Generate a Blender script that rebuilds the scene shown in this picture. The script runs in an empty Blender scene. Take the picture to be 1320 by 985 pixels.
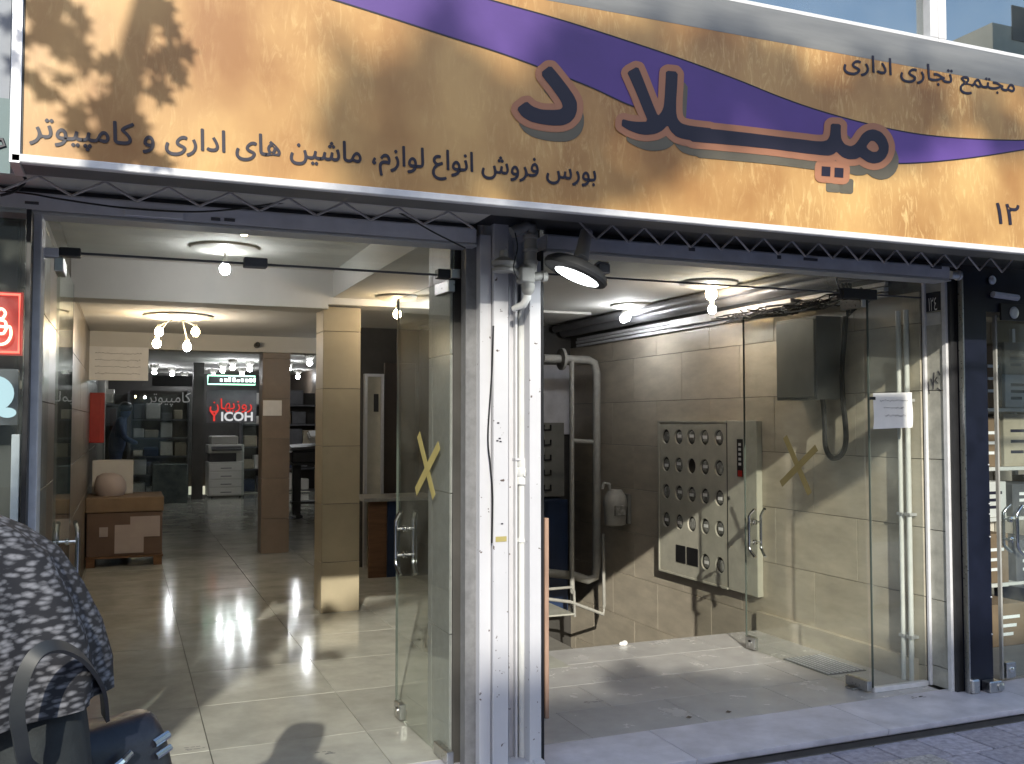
import bpy, bmesh, math, random
from mathutils import Vector, Matrix, noise
R = math.radians
random.seed(7)
sc = bpy.context.scene
COL = sc.collection

# ------------------------------------------------------------------ camera
FPX, CX, CY = 1228.0, 660.0, 492.5
YAW, PITCH = R(22.1), R(2.36)
CAM = Vector((0, 0, 1.51))
FW = Vector((math.sin(YAW)*math.cos(PITCH), math.cos(YAW)*math.cos(PITCH), math.sin(PITCH)))
RT = Vector((math.cos(YAW), -math.sin(YAW), 0))
UP = RT.cross(FW)
cd = bpy.data.cameras.new('camera'); cam = bpy.data.objects.new('camera', cd); COL.objects.link(cam)
cam.location = CAM; cam.rotation_euler = (math.pi/2+PITCH, 0, -YAW)
cd.sensor_fit = 'HORIZONTAL'; cd.sensor_width = 36; cd.lens = 36*FPX/1320
cd.clip_start = .05; cd.clip_end = 500
sc.camera = cam

# ------------------------------------------------------------------ light
SUN = Vector((.34, 1, -.48)).normalized()            # direction the light travels
w = bpy.data.worlds.new('World'); sc.world = w; w.use_nodes = True
nt = w.node_tree; nt.nodes.clear()
sky = nt.nodes.new('ShaderNodeTexSky'); sky.sky_type = 'NISHITA'; sky.sun_disc = False
sky.sun_elevation = math.asin(-SUN.z); sky.sun_rotation = math.atan2(-SUN.x, -SUN.y)
bg = nt.nodes.new('ShaderNodeBackground'); bg.inputs[1].default_value = .15
wo = nt.nodes.new('ShaderNodeOutputWorld')
nt.links.new(sky.outputs[0], bg.inputs[0]); nt.links.new(bg.outputs[0], wo.inputs[0])
sl = bpy.data.lights.new('sun', 'SUN'); sl.energy = 2.6; sl.angle = R(.55); sl.color = (1, .95, .82)
so = bpy.data.objects.new('sun', sl); COL.objects.link(so)
so.rotation_euler = SUN.to_track_quat('-Z', 'Y').to_euler()
sc.view_settings.view_transform = 'Standard'; sc.view_settings.look = 'None'
sc.view_settings.exposure = .90; sc.view_settings.gamma = 1
sc.render.engine = 'CYCLES'
try:
    sc.cycles.use_denoising = True; sc.cycles.max_bounces = 10
    sc.cycles.transparent_max_bounces = 16; sc.cycles.sample_clamp_indirect = 6
    sc.cycles.caustics_reflective = False; sc.cycles.caustics_refractive = False
except Exception: pass

# ------------------------------------------------------------------ helpers
def ray(u, v): return FW + RT*((u-CX)/FPX) + UP*((CY-v)/FPX)
def aty(u, v, y): d = ray(u, v); return CAM + d*(y/d.y)
def atx(u, v, x): d = ray(u, v); return CAM + d*(x/d.x)
def atz(u, v, z): d = ray(u, v); return CAM + d*((z-CAM.z)/d.z)

def mat(name, col, rough=.6, metal=0, n=None, amt=.15, bump=0, spec=.5, coat=0, stretch=None, emit=None, es=0, col2=None):
    m = bpy.data.materials.new(name); m.use_nodes = True
    t = m.node_tree; b = t.nodes['Principled BSDF']
    b.inputs['Base Color'].default_value = (*col, 1); b.inputs['Roughness'].default_value = rough
    b.inputs['Metallic'].default_value = metal; b.inputs['Specular IOR Level'].default_value = spec
    b.inputs['Coat Weight'].default_value = coat
    if emit: b.inputs['Emission Color'].default_value = (*emit, 1); b.inputs['Emission Strength'].default_value = es
    if n:
        tc = t.nodes.new('ShaderNodeTexCoord'); mp = t.nodes.new('ShaderNodeMapping')
        t.links.new(tc.outputs['Object'], mp.inputs[0])
        if stretch: mp.inputs['Scale'].default_value = stretch
        oi = t.nodes.new('ShaderNodeObjectInfo')
        ad = t.nodes.new('ShaderNodeVectorMath'); ad.operation = 'MULTIPLY_ADD'
        ad.inputs[1].default_value = (7, 13, 5)
        t.links.new(oi.outputs['Random'], ad.inputs[0]); t.links.new(mp.outputs[0], ad.inputs[2])
        nz = t.nodes.new('ShaderNodeTexNoise'); nz.inputs['Scale'].default_value = n; nz.inputs['Detail'].default_value = 8
        nz.inputs['Roughness'].default_value = .62
        t.links.new(ad.outputs[0], nz.inputs['Vector'])
        cr = t.nodes.new('ShaderNodeValToRGB'); e = cr.color_ramp.elements
        e[0].position = .3; e[1].position = .7
        c2 = col2 or tuple(min(1, c*(1+amt)) for c in col)
        e[0].color = (*[c*(1-amt) for c in col], 1); e[1].color = (*c2, 1)
        t.links.new(nz.outputs['Fac'], cr.inputs[0])
        # piece-to-piece variation
        mx = t.nodes.new('ShaderNodeMixRGB'); mx.blend_type = 'MULTIPLY'; mx.inputs[0].default_value = 1
        mr = t.nodes.new('ShaderNodeMapRange'); mr.inputs[3].default_value = 1-amt*.6; mr.inputs[4].default_value = 1
        t.links.new(oi.outputs['Random'], mr.inputs[0]); t.links.new(cr.outputs[0], mx.inputs[1]); t.links.new(mr.outputs[0], mx.inputs[2])
        t.links.new(mx.outputs[0], b.inputs['Base Color'])
        rr = t.nodes.new('ShaderNodeMapRange'); rr.inputs[3].default_value = max(0, rough-.07); rr.inputs[4].default_value = min(1, rough+.1)
        t.links.new(nz.outputs['Fac'], rr.inputs[0]); t.links.new(rr.outputs[0], b.inputs['Roughness'])
        if bump:
            bp = t.nodes.new('ShaderNodeBump'); bp.inputs['Strength'].default_value = bump; bp.inputs['Distance'].default_value = .01
            t.links.new(nz.outputs['Fac'], bp.inputs['Height']); t.links.new(bp.outputs[0], b.inputs['Normal'])
    return m

def glass_mat(name, tint=(.96, .972, .955), refl=.9, base=.035):
    m = bpy.data.materials.new(name); m.use_nodes = True; t = m.node_tree; t.nodes.clear()
    o = t.nodes.new('ShaderNodeOutputMaterial'); tr = t.nodes.new('ShaderNodeBsdfTransparent'); gl = t.nodes.new('ShaderNodeBsdfGlossy')
    tr.inputs[0].default_value = (*tint, 1); gl.inputs['Roughness'].default_value = .01; gl.inputs[0].default_value = (.95, 1, .97, 1)
    ge = t.nodes.new('ShaderNodeNewGeometry'); dt = t.nodes.new('ShaderNodeVectorMath'); dt.operation = 'DOT_PRODUCT'
    t.links.new(ge.outputs['Incoming'], dt.inputs[0]); t.links.new(ge.outputs['Normal'], dt.inputs[1])
    ab = t.nodes.new('ShaderNodeMath'); ab.operation = 'ABSOLUTE'; t.links.new(dt.outputs['Value'], ab.inputs[0])
    om = t.nodes.new('ShaderNodeMath'); om.operation = 'SUBTRACT'; om.inputs[0].default_value = 1; t.links.new(ab.outputs[0], om.inputs[1])
    fr = t.nodes.new('ShaderNodeMath'); fr.operation = 'POWER'; fr.inputs[1].default_value = 5; t.links.new(om.outputs[0], fr.inputs[0])
    ma = t.nodes.new('ShaderNodeMath'); ma.operation = 'MULTIPLY_ADD'; ma.inputs[1].default_value = refl; ma.inputs[2].default_value = base
    mx = t.nodes.new('ShaderNodeMixShader')
    df = t.nodes.new('ShaderNodeBsdfDiffuse'); df.inputs[0].default_value = (.6, .62, .55, 1)
    nz = t.nodes.new('ShaderNodeTexNoise'); nz.inputs['Scale'].default_value = 3; nz.inputs['Detail'].default_value = 9
    tc = t.nodes.new('ShaderNodeTexCoord'); t.links.new(tc.outputs['Object'], nz.inputs['Vector'])
    mr = t.nodes.new('ShaderNodeMapRange'); mr.inputs[1].default_value = .42; mr.inputs[2].default_value = .8; mr.inputs[3].default_value = .005; mr.inputs[4].default_value = .10
    t.links.new(nz.outputs['Fac'], mr.inputs[0])
    m2 = t.nodes.new('ShaderNodeMixShader')
    t.links.new(mr.outputs[0], m2.inputs[0]); t.links.new(tr.outputs[0], m2.inputs[1]); t.links.new(df.outputs[0], m2.inputs[2])
    t.links.new(fr.outputs[0], ma.inputs[0]); t.links.new(ma.outputs[0], mx.inputs[0])
    t.links.new(m2.outputs[0], mx.inputs[1]); t.links.new(gl.outputs[0], mx.inputs[2]); t.links.new(mx.outputs[0], o.inputs[0])
    return m

M = {}
M['tile'] = mat('floor_tile', (.44, .44, .39), .10, n=4, amt=.18, spec=.32)
M['grout'] = mat('grout', (.17, .16, .14), .8, n=20)
M['slab'] = mat('marble_slab', (.60, .59, .65), .42, n=6, amt=.2, bump=.15)
M['paver'] = mat('paver', (.42, .40, .46), .85, n=30, amt=.32, bump=.5)
M['paver_pale'] = mat('pebble_paver', (.55, .52, .50), .9, n=60, amt=.45, bump=.9)
M['ground'] = mat('ground', (.07, .07, .075), .95, n=12, amt=.3, bump=.4)
M['asphalt'] = mat('asphalt', (.05, .05, .052), .9, n=40, amt=.3, bump=.4)
M['ceil'] = mat('ceiling_paint', (.68, .67, .63), .8, n=1.2, amt=.08)
M['plaster'] = mat('plaster', (.50, .48, .43), .8, n=2, amt=.1)
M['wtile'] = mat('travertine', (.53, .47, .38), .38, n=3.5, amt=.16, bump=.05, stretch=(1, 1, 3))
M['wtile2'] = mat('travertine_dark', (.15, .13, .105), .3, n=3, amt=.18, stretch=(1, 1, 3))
M['stone'] = mat('granite_light', (.30, .30, .29), .4, n=25, amt=.15)
M['brownwall'] = mat('brown_wall', (.11, .085, .065), .4, n=3, amt=.2)
M['darkwall'] = mat('dark_wall', (.055, .052, .048), .45, n=3, amt=.25)
M['white'] = mat('white_paint_metal', (.66, .66, .68), .45, n=18, amt=.10, bump=.05)
M['wornwhite'] = None
M['grey'] = mat('grey_paint_metal', (.66, .66, .70), .5, n=6, amt=.14)
M['dgrey'] = mat('dark_grey_metal', (.10, .10, .11), .45, n=8, amt=.2)
M['black'] = mat('black_plastic', (.018, .018, .02), .4, n=10, amt=.3)
M['navy'] = mat('navy_cladding', (.007, .009, .021), .33, n=8, amt=.35)
M['steel'] = mat('brushed_steel', (.55, .55, .54), .28, 1, n=60, amt=.08)
M['chrome'] = mat('polished_steel', (.72, .72, .70), .12, 1)
M['alu'] = mat('aluminium', (.68, .69, .72), .35, .6, n=40, amt=.06)
M['pipe'] = mat('painted_pipe', (.36, .355, .33), .5, n=14, amt=.15, bump=.1)
M['wpipe'] = mat('white_pipe', (.66, .67, .66), .4, n=14, amt=.08)
M['card'] = mat('cardboard', (.21, .145, .09), .85, n=7, amt=.14)
M['card2'] = mat('cardboard_pale', (.42, .36, .27), .85, n=7, amt=.12)
M['paper'] = mat('paper', (.85, .85, .84), .8, n=12, amt=.05)
M['wood'] = mat('wood', (.17, .085, .04), .5, n=4, amt=.3, stretch=(1, 1, 8))
M['palewood'] = mat('pale_wood', (.42, .27, .20), .6, n=4, amt=.25, stretch=(8, 8, 1))
M['redm'] = mat('red_paint', (.42, .03, .02), .4, n=6, amt=.15)
M['blue'] = mat('blue_panel', (.02, .04, .10), .4, n=4, amt=.2)
M['cabinet'] = mat('beige_cabinet', (.50, .485, .41), .42, n=9, amt=.12)
M['dial'] = mat('meter_glass', (.30, .30, .28), .25, n=20, amt=.5)
M['tape'] = mat('tape_gold', (.40, .34, .13), .5, n=12, amt=.1)
M['glass'] = glass_mat('door_glass')
M['tape2'] = mat('tape_shaded', (.17, .14, .065), .5, n=12, amt=.1)  # the gold tape again, with shade put into its colour
M['glass2'] = glass_mat('shop_glass', (.92, .95, .95), .9)
M['leaf'] = mat('leaf', (.06, .11, .03), .5, n=8, amt=.3)
M['bark'] = mat('bark', (.13, .10, .075), .9, n=10, amt=.4, bump=.6)
M['ink'] = mat('sign_ink', (.016, .013, .028), .45)
M['offwhite'] = mat('machine_plastic', (.62, .61, .58), .45, n=5, amt=.05)
M['skin'] = mat('skin', (.45, .27, .19), .55)
M['coat'] = mat('black_coat', (.022, .027, .030), .75, n=25, amt=.35, bump=.3)
M['denim'] = mat('blue_shirt', (.06, .09, .19), .8, n=20, amt=.2)
M['leather'] = mat('navy_leather', (.013, .015, .025), .33, n=30, amt=.3, bump=.15)
def emat(name, col, s):
    m = bpy.data.materials.new(name); m.use_nodes = True; t = m.node_tree; t.nodes.clear()
    e = t.nodes.new('ShaderNodeEmission'); e.inputs[0].default_value = (*col, 1); e.inputs[1].default_value = s
    o = t.nodes.new('ShaderNodeOutputMaterial'); t.links.new(e.outputs[0], o.inputs[0]); return m
M['warm'] = emat('bulb_warm', (1, .74, .42), 80)
M['cool'] = emat('bulb_cool', (.95, .97, 1), 100)
M['coolfar'] = emat('bulb_cool_small', (.95, .97, 1), 62)
M['led'] = emat('led_panel', (.95, 1, 1), 7)
M['neon'] = emat('neon_red', (1, .35, .22), 5)
M['neonglow'] = emat('neon_backing', (.75, .05, .03), .5)
M['signlit'] = emat('lit_sign_face', (.55, .75, .8), .7)
M['greenled'] = emat('green_led', (.35, .9, .6), 2)
M['redlet'] = emat('red_lit_letter', (.8, .06, .05), .5)
M['whitelet'] = mat('white_vinyl', (.7, .7, .7), .5)

class MB:
    def __init__(s): s.b = bmesh.new(); s.T = Matrix()
    def add(s, vs, fs, mi=0):
        v = [s.b.verts.new(s.T @ Vector(p)) for p in vs]
        for f in fs:
            try: s.b.faces.new([v[i] for i in f]).material_index = mi
            except ValueError: pass
        return s
    def box(s, a, c, mi=0):
        x0, x1 = sorted((a[0], c[0])); y0, y1 = sorted((a[1], c[1])); z0, z1 = sorted((a[2], c[2]))
        return s.add([(x0,y0,z0),(x1,y0,z0),(x1,y1,z0),(x0,y1,z0),(x0,y0,z1),(x1,y0,z1),(x1,y1,z1),(x0,y1,z1)],
              [(0,3,2,1),(4,5,6,7),(0,1,5,4),(1,2,6,5),(2,3,7,6),(3,0,4,7)], mi)
    def obox(s, c, ux, uy, uz):      # oriented box: centre and half axes
        c = Vector(c); ux = Vector(ux); uy = Vector(uy); uz = Vector(uz)
        vs = [c+a*ux+b*uy+d*uz for d in (-1,1) for a, b in ((-1,-1),(1,-1),(1,1),(-1,1))]
        return s.add(vs, [(0,3,2,1),(4,5,6,7),(0,1,5,4),(1,2,6,5),(2,3,7,6),(3,0,4,7)])
    def tube(s, pts, r, n=10, cap=True):
        pts = [Vector(p) for p in pts]; rs = r if isinstance(r, (list, tuple)) else [r]*len(pts)
        rings = []; prev = None
        for i, p in enumerate(pts):
            d = (pts[min(i+1, len(pts)-1)]-pts[max(i-1, 0)])
            if d.length < 1e-9: d = Vector((0,0,1))
            d.normalize()
            a = prev if prev is not None and abs(prev.dot(d)) < .99 else (Vector((0,0,1)) if abs(d.z) < .9 else Vector((1,0,0)))
            a = (a-d*a.dot(d)).normalized(); prev = a; b = d.cross(a)
            rings.append([s.b.verts.new(s.T @ (p+(a*math.cos(2*math.pi*k/n)+b*math.sin(2*math.pi*k/n))*rs[i])) for k in range(n)])
        for q, t in zip(rings, rings[1:]):
            for k in range(n): s.b.faces.new((q[k], q[(k+1)%n], t[(k+1)%n], t[k]))
        if cap: s.b.faces.new(rings[0][::-1]); s.b.faces.new(rings[-1])
        return s
    def lathe(s, c, prof, n=20, axis=None):   # prof: (radius, height) along axis
        ax = Vector(axis or (0,0,1)).normalized(); c = Vector(c)
        a = (Vector((0,0,1)) if abs(ax.z) < .9 else Vector((1,0,0))); a = (a-ax*a.dot(ax)).normalized(); b = ax.cross(a)
        rings = [[s.b.verts.new(s.T @ (c+ax*h+(a*math.cos(2*math.pi*k/n)+b*math.sin(2*math.pi*k/n))*max(r,1e-4))) for k in range(n)] for r, h in prof]
        for q, t in zip(rings, rings[1:]):
            for k in range(n): s.b.faces.new((q[k], q[(k+1)%n], t[(k+1)%n], t[k]))
        s.b.faces.new(rings[0][::-1]); s.b.faces.new(rings[-1]); return s
    def loft(s, secs, n=20, cap=True):    # secs: (centre, rx, ry)
        rings = [[s.b.verts.new(s.T @ Vector((c[0]+rx*math.cos(2*math.pi*k/n), c[1]+ry*math.sin(2*math.pi*k/n), c[2]))) for k in range(n)] for c, rx, ry in secs]
        for q, t in zip(rings, rings[1:]):
            for k in range(n): s.b.faces.new((q[k], q[(k+1)%n], t[(k+1)%n], t[k]))
        if cap: s.b.faces.new(rings[0][::-1]); s.b.faces.new(rings[-1])
        return s
    def ball(s, c, r, seg=10, sx=1, sy=1, sz=1):
        mm = s.T @ Matrix.Translation(c) @ Matrix.Diagonal((sx, sy, sz, 1))
        bmesh.ops.create_uvsphere(s.b, u_segments=seg, v_segments=max(6, seg*2//3), radius=r, matrix=mm); return s
    def bevel(s, w, seg=1):
        bmesh.ops.bevel(s.b, geom=list(s.b.edges), offset=w, segments=seg, affect='EDGES', clamp_overlap=True); return s

ORG = {}
def origin(o): return ORG.get(o.name, Vector((0,0,0))) if o else Vector((0,0,0))
def tag(o, label=None, cat=None, group=None, kind=None):
    if label: o['label'] = label
    if cat: o['category'] = cat
    if group: o['group'] = group
    if kind: o['kind'] = kind
    return o
def empty(name, loc, label=None, cat=None, group=None, kind=None):
    o = bpy.data.objects.new(name, None); COL.objects.link(o); o.location = loc; o.empty_display_size = .1
    ORG[o.name] = Vector(loc); return tag(o, label, cat, group, kind)
def build(name, mb, m, parent=None, smooth=False, **k):
    if not isinstance(mb, bpy.types.Mesh):
        me = bpy.data.meshes.new(name)
        bmesh.ops.recalc_face_normals(mb.b, faces=mb.b.faces)
        mb.b.to_mesh(me); mb.b.free()
    else: me = mb
    if parent:                       # vertices are given in world space
        me.transform(Matrix.Translation(-origin(parent))); 
    else:                            # put the origin at the thing's base
        xs = [v.co for v in me.vertices]
        c = Vector(((min(v.x for v in xs)+max(v.x for v in xs))/2, (min(v.y for v in xs)+max(v.y for v in xs))/2, min(v.z for v in xs)))
        me.transform(Matrix.Translation(-c))
    if smooth:
        for p in me.polygons: p.use_smooth = True
        try: me.set_sharp_from_angle(angle=R(40))
        except Exception: pass
    for q in (m if isinstance(m, (list, tuple)) else [m]): me.materials.append(M[q] if isinstance(q, str) else q)
    o = bpy.data.objects.new(name, me); COL.objects.link(o)
    if parent: o.parent = parent; ORG[o.name] = origin(parent)
    else: o.location = c; ORG[o.name] = c.copy()
    return tag(o, **k)
def inst(name, me, parent, loc, rot=None):
    o = bpy.data.objects.new(name, me); COL.objects.link(o); o.parent = parent
    o.location = Vector(loc)-origin(parent)
    if rot: o.rotation_euler = rot
    return o
def copy_tree(o, loc=None, parent=None):
    c = o.copy(); COL.objects.link(c); c.parent = parent
    if loc is not None: c.location = loc; ORG[c.name] = Vector(loc)
    for ch in list(o.children): copy_tree(ch, None, c)
    return c
def mesh_of(mb, m, name='piece', smooth=False):
    me = bpy.data.meshes.new(name); bmesh.ops.recalc_face_normals(mb.b, faces=mb.b.faces); mb.b.to_mesh(me); mb.b.free()
    if smooth:
        for p in me.polygons: p.use_smooth = True
    me.materials.append(M[m] if isinstance(m, str) else m); return me
def tiles_xy(name, parent, m, x0, x1, y0, y1, z, dx, dy, th=.012, gap=.004, ox=0, oy=0, bond=False, skip=None, bev=.0015):
    cache = {}; j = 0; y = y0-((y0-oy) % dy) if oy is not None else y0
    while y < y1-1e-4:
        ya, yb = max(y, y0), min(y+dy, y1)
        x = x0-((x0-ox) % dx) - (dx/2 if bond and j % 2 else 0)
        while x < x1-1e-4:
            xa, xb = max(x, x0), min(x+dx, x1)
            if xb-xa > .02 and yb-ya > .02 and not (skip and skip((xa+xb)/2, (ya+yb)/2)):
                k = (round(xb-xa, 3), round(yb-ya, 3))
                if k not in cache:
                    b = MB().box((-k[0]/2+gap/2, -k[1]/2+gap/2, -th), (k[0]/2-gap/2, k[1]/2-gap/2, 0)); b.bevel(bev); cache[k] = mesh_of(b, m, name)
                inst(name, cache[k], parent, ((xa+xb)/2, (ya+yb)/2, z+random.uniform(-.0006, .0006)), (random.uniform(-.0008,.0008), random.uniform(-.0008,.0008), 0))
            x += dx
        y += dy; j += 1
def tiles_wall(name, parent, m, axis, at, a0, a1, z0, z1, da, dz, th=.012, gap=.004, oz=0, oa=0, side=-1, skip=None, bond=True, shift=.5):
    # axis 'x': wall plane x=at running along y; axis 'y': plane y=at running along x; tiles stick out to side
    cache = {}; j = 0; z = z0-((z0-oz) % dz)
    while z < z1-1e-4:
        za, zb = max(z, z0), min(z+dz, z1)
        a = a0-((a0-oa) % da) - (da*shift if bond and j % 2 else 0)
        while a < a1-1e-4:
            aa, ab = max(a, a0), min(a+da, a1)
            if ab-aa > .02 and zb-za > .02 and not (skip and skip((aa+ab)/2, (za+zb)/2)):
                k = (round(ab-aa, 3), round(zb-za, 3))
                if k not in cache:
                    h, v = k[0]/2-gap/2, k[1]/2-gap/2
                    b = MB().box((0, -h, -v), (side*th, h, v)) if axis == 'x' else MB().box((-h, 0, -v), (h, side*th, v))
                    b.bevel(.0012); cache[k] = mesh_of(b, m, name)
                e = random.uniform(0, .0012)*side
                p = (at+e, (aa+ab)/2, (za+zb)/2) if axis == 'x' else ((aa+ab)/2, at+e, (za+zb)/2)
                inst(name, cache[k], parent, p)
            a += da
        z += dz; j += 1

# Arabic script shaping with presentation forms
AR = {'ا':('FE8D','FE8E'),'ب':('FE8F','FE90','FE91','FE92'),'پ':('FB56','FB57','FB58','FB59'),'ت':('FE95','FE96','FE97','FE98'),
 'ج':('FE9D','FE9E','FE9F','FEA0'),'د':('FEA9','FEAA'),'ر':('FEAD','FEAE'),'ز':('FEAF','FEB0'),'س':('FEB1','FEB2','FEB3','FEB4'),
 'ش':('FEB5','FEB6','FEB7','FEB8'),'ع':('FEC9','FECA','FECB','FECC'),'ف':('FED1','FED2','FED3','FED4'),'ک':('FB8E','FB8F','FB90','FB91'),
 'ل':('FEDD','FEDE','FEDF','FEE0'),'م':('FEE1','FEE2','FEE3','FEE4'),'ن':('FEE5','FEE6','FEE7','FEE8'),'ه':('FEE9','FEEA','FEEB','FEEC'),
 'و':('FEED','FEEE'),'ی':('FBFC','FBFD','FBFE','FBFF')}
def shape(s):
    out = []
    for i, c in enumerate(s):
        if c not in AR: out.append(c); continue
        f = AR[c]; pv = i > 0 and s[i-1] in AR and len(AR[s[i-1]]) == 4; nx = i+1 < len(s) and s[i+1] in AR and len(f) == 4
        k = (3 if nx else 1) if pv else (2 if nx else 0)
        out.append(chr(int(f[k], 16)))
    return ''.join(reversed(out))
def text_mb(s, x0, x1, z0, z1, y, bold=0, depth=0, to=None, fat=0):
    """lettering filled into the rectangle x0..x1, z0..z1 on the plane y (facing -y); to(p) maps it elsewhere"""
    c = bpy.data.curves.new('t', 'FONT'); c.body = s; c.offset = bold; c.resolution_u = 3; c.extrude = depth
    o = bpy.data.objects.new('t', c); COL.objects.link(o); bpy.context.view_layer.update()
    me = o.evaluated_get(bpy.context.evaluated_depsgraph_get()).to_mesh()
    P = [v.co.copy() for v in me.vertices]; F = [tuple(p.vertices) for p in me.polygons]
    o.to_mesh_clear(); bpy.data.objects.remove(o); bpy.data.curves.remove(c)
    ax, bx = min(p.x for p in P), max(p.x for p in P); ay, by = min(p.y for p in P), max(p.y for p in P)
    mb = MB()
    vs = [((x0+(p.x-ax)/(bx-ax)*(x1-x0)), y-p.z, (z0+(p.y-ay)/(by-ay)*(z1-z0))) for p in P]
    par_ = list(range(len(P)))
    def fd(i):
        while par_[i] != i: par_[i] = par_[par_[i]]; i = par_[i]
        return i
    for f in F:
        for i in f[1:]: par_[fd(i)] = fd(f[0])
    ids = {}; vs = [(p[0], p[1]-.00007*(ids.setdefault(fd(i), len(ids)) % 4), p[2]) for i, p in enumerate(vs)]   # joined letters never share a plane
    if to: vs = [to(p) for p in vs]
    if fat:
        for q, (du, dw) in enumerate(((fat, 0), (-fat, 0), (0, fat), (0, -fat))):
            mb.add([(p[0]+du, p[1]-.0003*(q+1), p[2]+dw) for p in vs], F)
    return mb.add(vs, F)

# ------------------------------------------------------------------ setting: ground
FZ = .06
SILL = 3.55
g = build('ground', MB().box((-60, -60, -.3), (60, 3.60, -.105)), 'ground', kind='structure')
road = build('road', MB().box((-60, -14, -.1), (60, -1.3, -.041)), 'asphalt', kind='structure')
pave = build('pavement', MB().box((-8, -1.25, -.2), (12, SILL+.03, -.012)), 'grout', kind='structure')
pr = random.Random(3)
def pskip(x, y): return not (-.6 < x < 6.2 and y > 2.0) or (2.95 < x < 3.42 and 3.02 < y < 3.36)
tiles_xy('paver', pave, 'paver', -1, 6.3, 1.9, SILL-.005, 0, .25, .25, th=.03, gap=.012, bond=True, skip=pskip, bev=.003, oy=.05)
mb = MB()
for i in range(2):
    for j in range(2): mb.box((2.96+i*.23, 3.03+j*.165, -.03), (3.185+i*.23, 3.19+j*.165, .002))
build('paver', mb.bevel(.003), 'paver_pale', pave)
build('pavement_sheet', MB().box((-8, -1.25, -.03), (12, 1.9, -.001)), 'paver', kind='structure')

# doorstep slabs with rounded nose
step = build('doorstep', MB().box((-1.6, SILL+.035, -.03), (7, 4.0, FZ-.034)), 'dgrey', kind='structure')
edges = [-1.6, -.55, .55, 1.45, 2.30, 3.36, 4.42, 5.6, 7.0]
for a, b in zip(edges, edges[1:]):
    t = MB(); n = 6
    prof = [(3.96, FZ-.034), (SILL+.008, FZ-.034)] + [(SILL+.017-.017*math.sin(math.pi/2*k/n+.2), FZ-.017+.017*math.sin(-math.pi/2+math.pi*k/n)) for k in range(n+1)] + [(3.96, FZ)]
    k = len(prof); vs = [(a+.002, p, q) for p, q in prof]+[(b-.002, p, q) for p, q in prof]
    t.add(vs, [tuple(range(k)), tuple(range(2*k-1, k-1, -1))]+[(i, i+k, (i+1)%k+k, (i+1)%k) for i in range(k)])
    build('step_slab', t, 'slab', step)

# floors
SPL = 3.962
floor = build('floor', MB().box((-.35, SPL, -.2), (1.86, 20, FZ-.012)).box((1.8605, 5.3, -.2), (2.7, 20, FZ-.012)).box((2.7005, 9.4, -.2), (3.8, 20, FZ-.012)), 'grout', kind='structure')
def fskip(x, y): return (x > 1.86 and y < 5.3) or (x > 2.34 and y < 6.7) or (x > 2.9 and y < 9.3)
tiles_xy('floor_tile', floor, 'tile', -.35, 3.7, SPL, 19.9, FZ, .70, .70, ox=.37, oy=4.45, skip=fskip, bev=.0006)
land = build('landing_floor', MB().box((1.661, SPL, -.25), (4.12, 5.55, FZ-.0125)), 'grout', kind='structure')
M['tile_r'] = mat('landing_tile', (.50, .49, .48), .24, n=5, amt=.12)
tiles_xy('floor_tile', land, 'tile_r', 1.662, 4.105, SPL, 5.55, FZ, .62, .41, ox=.15, oy=SPL, bond=True, bev=.0005, skip=lambda x, y: x < 1.86 and y > 4.25)
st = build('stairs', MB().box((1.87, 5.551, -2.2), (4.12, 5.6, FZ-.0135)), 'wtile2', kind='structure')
for i in range(9): build('stair_step', MB().box((1.87, 5.55+.30*i, -.17*(i+1)-.2), (4.1, 5.86+.30*i, FZ-.17*(i+1))).bevel(.004), 'stone', st)

# ------------------------------------------------------------------ setting: walls and ceilings of both units
def structure(name, mb, m): return build(name, mb, m, kind='structure')
lw = structure('left_wall', MB().box((-.55, 3.9, 0), (-.362, 20, 2.9)), 'grout')
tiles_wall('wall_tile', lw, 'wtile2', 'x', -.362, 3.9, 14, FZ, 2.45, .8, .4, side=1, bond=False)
structure('left_wall_far', MB().box((-.55, 20, 0), (-.36, 24, 2.9)), 'plaster')
# party wall with its jogs
pw = structure('party_wall', MB().box((1.31, 3.9, 0), (1.655, 4.22, 2.9)).box((1.40, 4.2205, 0), (1.86, 4.33, 2.9)).box((1.76, 4.3305, 0), (1.86, 5.3, 2.9))
   .box((1.76, 5.3005, 0), (2.34, 5.4, 2.9)).box((2.2, 5.4005, 0), (2.30, 6.6, 2.9)).box((2.2, 6.6005, 0), (2.9, 6.7, 2.9)).box((2.79, 6.7005, -2), (2.90, 9.4, 2.9)), 'darkwall')
tiles_wall('wall_tile', pw, 'stone', 'x', 1.31, 3.905, 4.22, FZ, 2.5, .32, .6, side=-1, bond=False)
rw = structure('right_wall', MB().box((4.132, 4.062, -2.2), (4.3, 9, 2.9)), 'grout')
tiles_wall('wall_tile', rw, 'wtile', 'x', 4.132, 4.07, 8.6, -1.36, 2.24, .78, .38, side=-1, oz=.16, oa=.3, bond=True)
bw = structure('back_wall_stairwell', MB().box((2.9, 8.6, -2.2), (4.13, 8.75, 2.9)), 'darkwall')
ew = structure('inner_wall', MB().box((1.9, 9.4, 0), (3.2, 9.55, 2.9)), 'darkwall')
structure('far_wall', MB().box((-1, 23.4, 0), (6, 23.6, 3)), 'darkwall')
structure('far_right_wall', MB().box((3.71, 9.56, 0), (3.85, 23.4, 3)), 'brownwall')
ceil = structure('ceiling', MB().box((-.36, 3.9, 2.65), (1.45, 7.2, 2.8)).box((1.4505, 4.0, 2.45), (2.79, 7.2, 2.75)).box((-.36, 7.5, 2.45), (3.8, 10.8, 2.75)).box((-.36, 11.1, 2.62), (3.8, 23.4, 2.8)), 'ceil')
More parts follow.
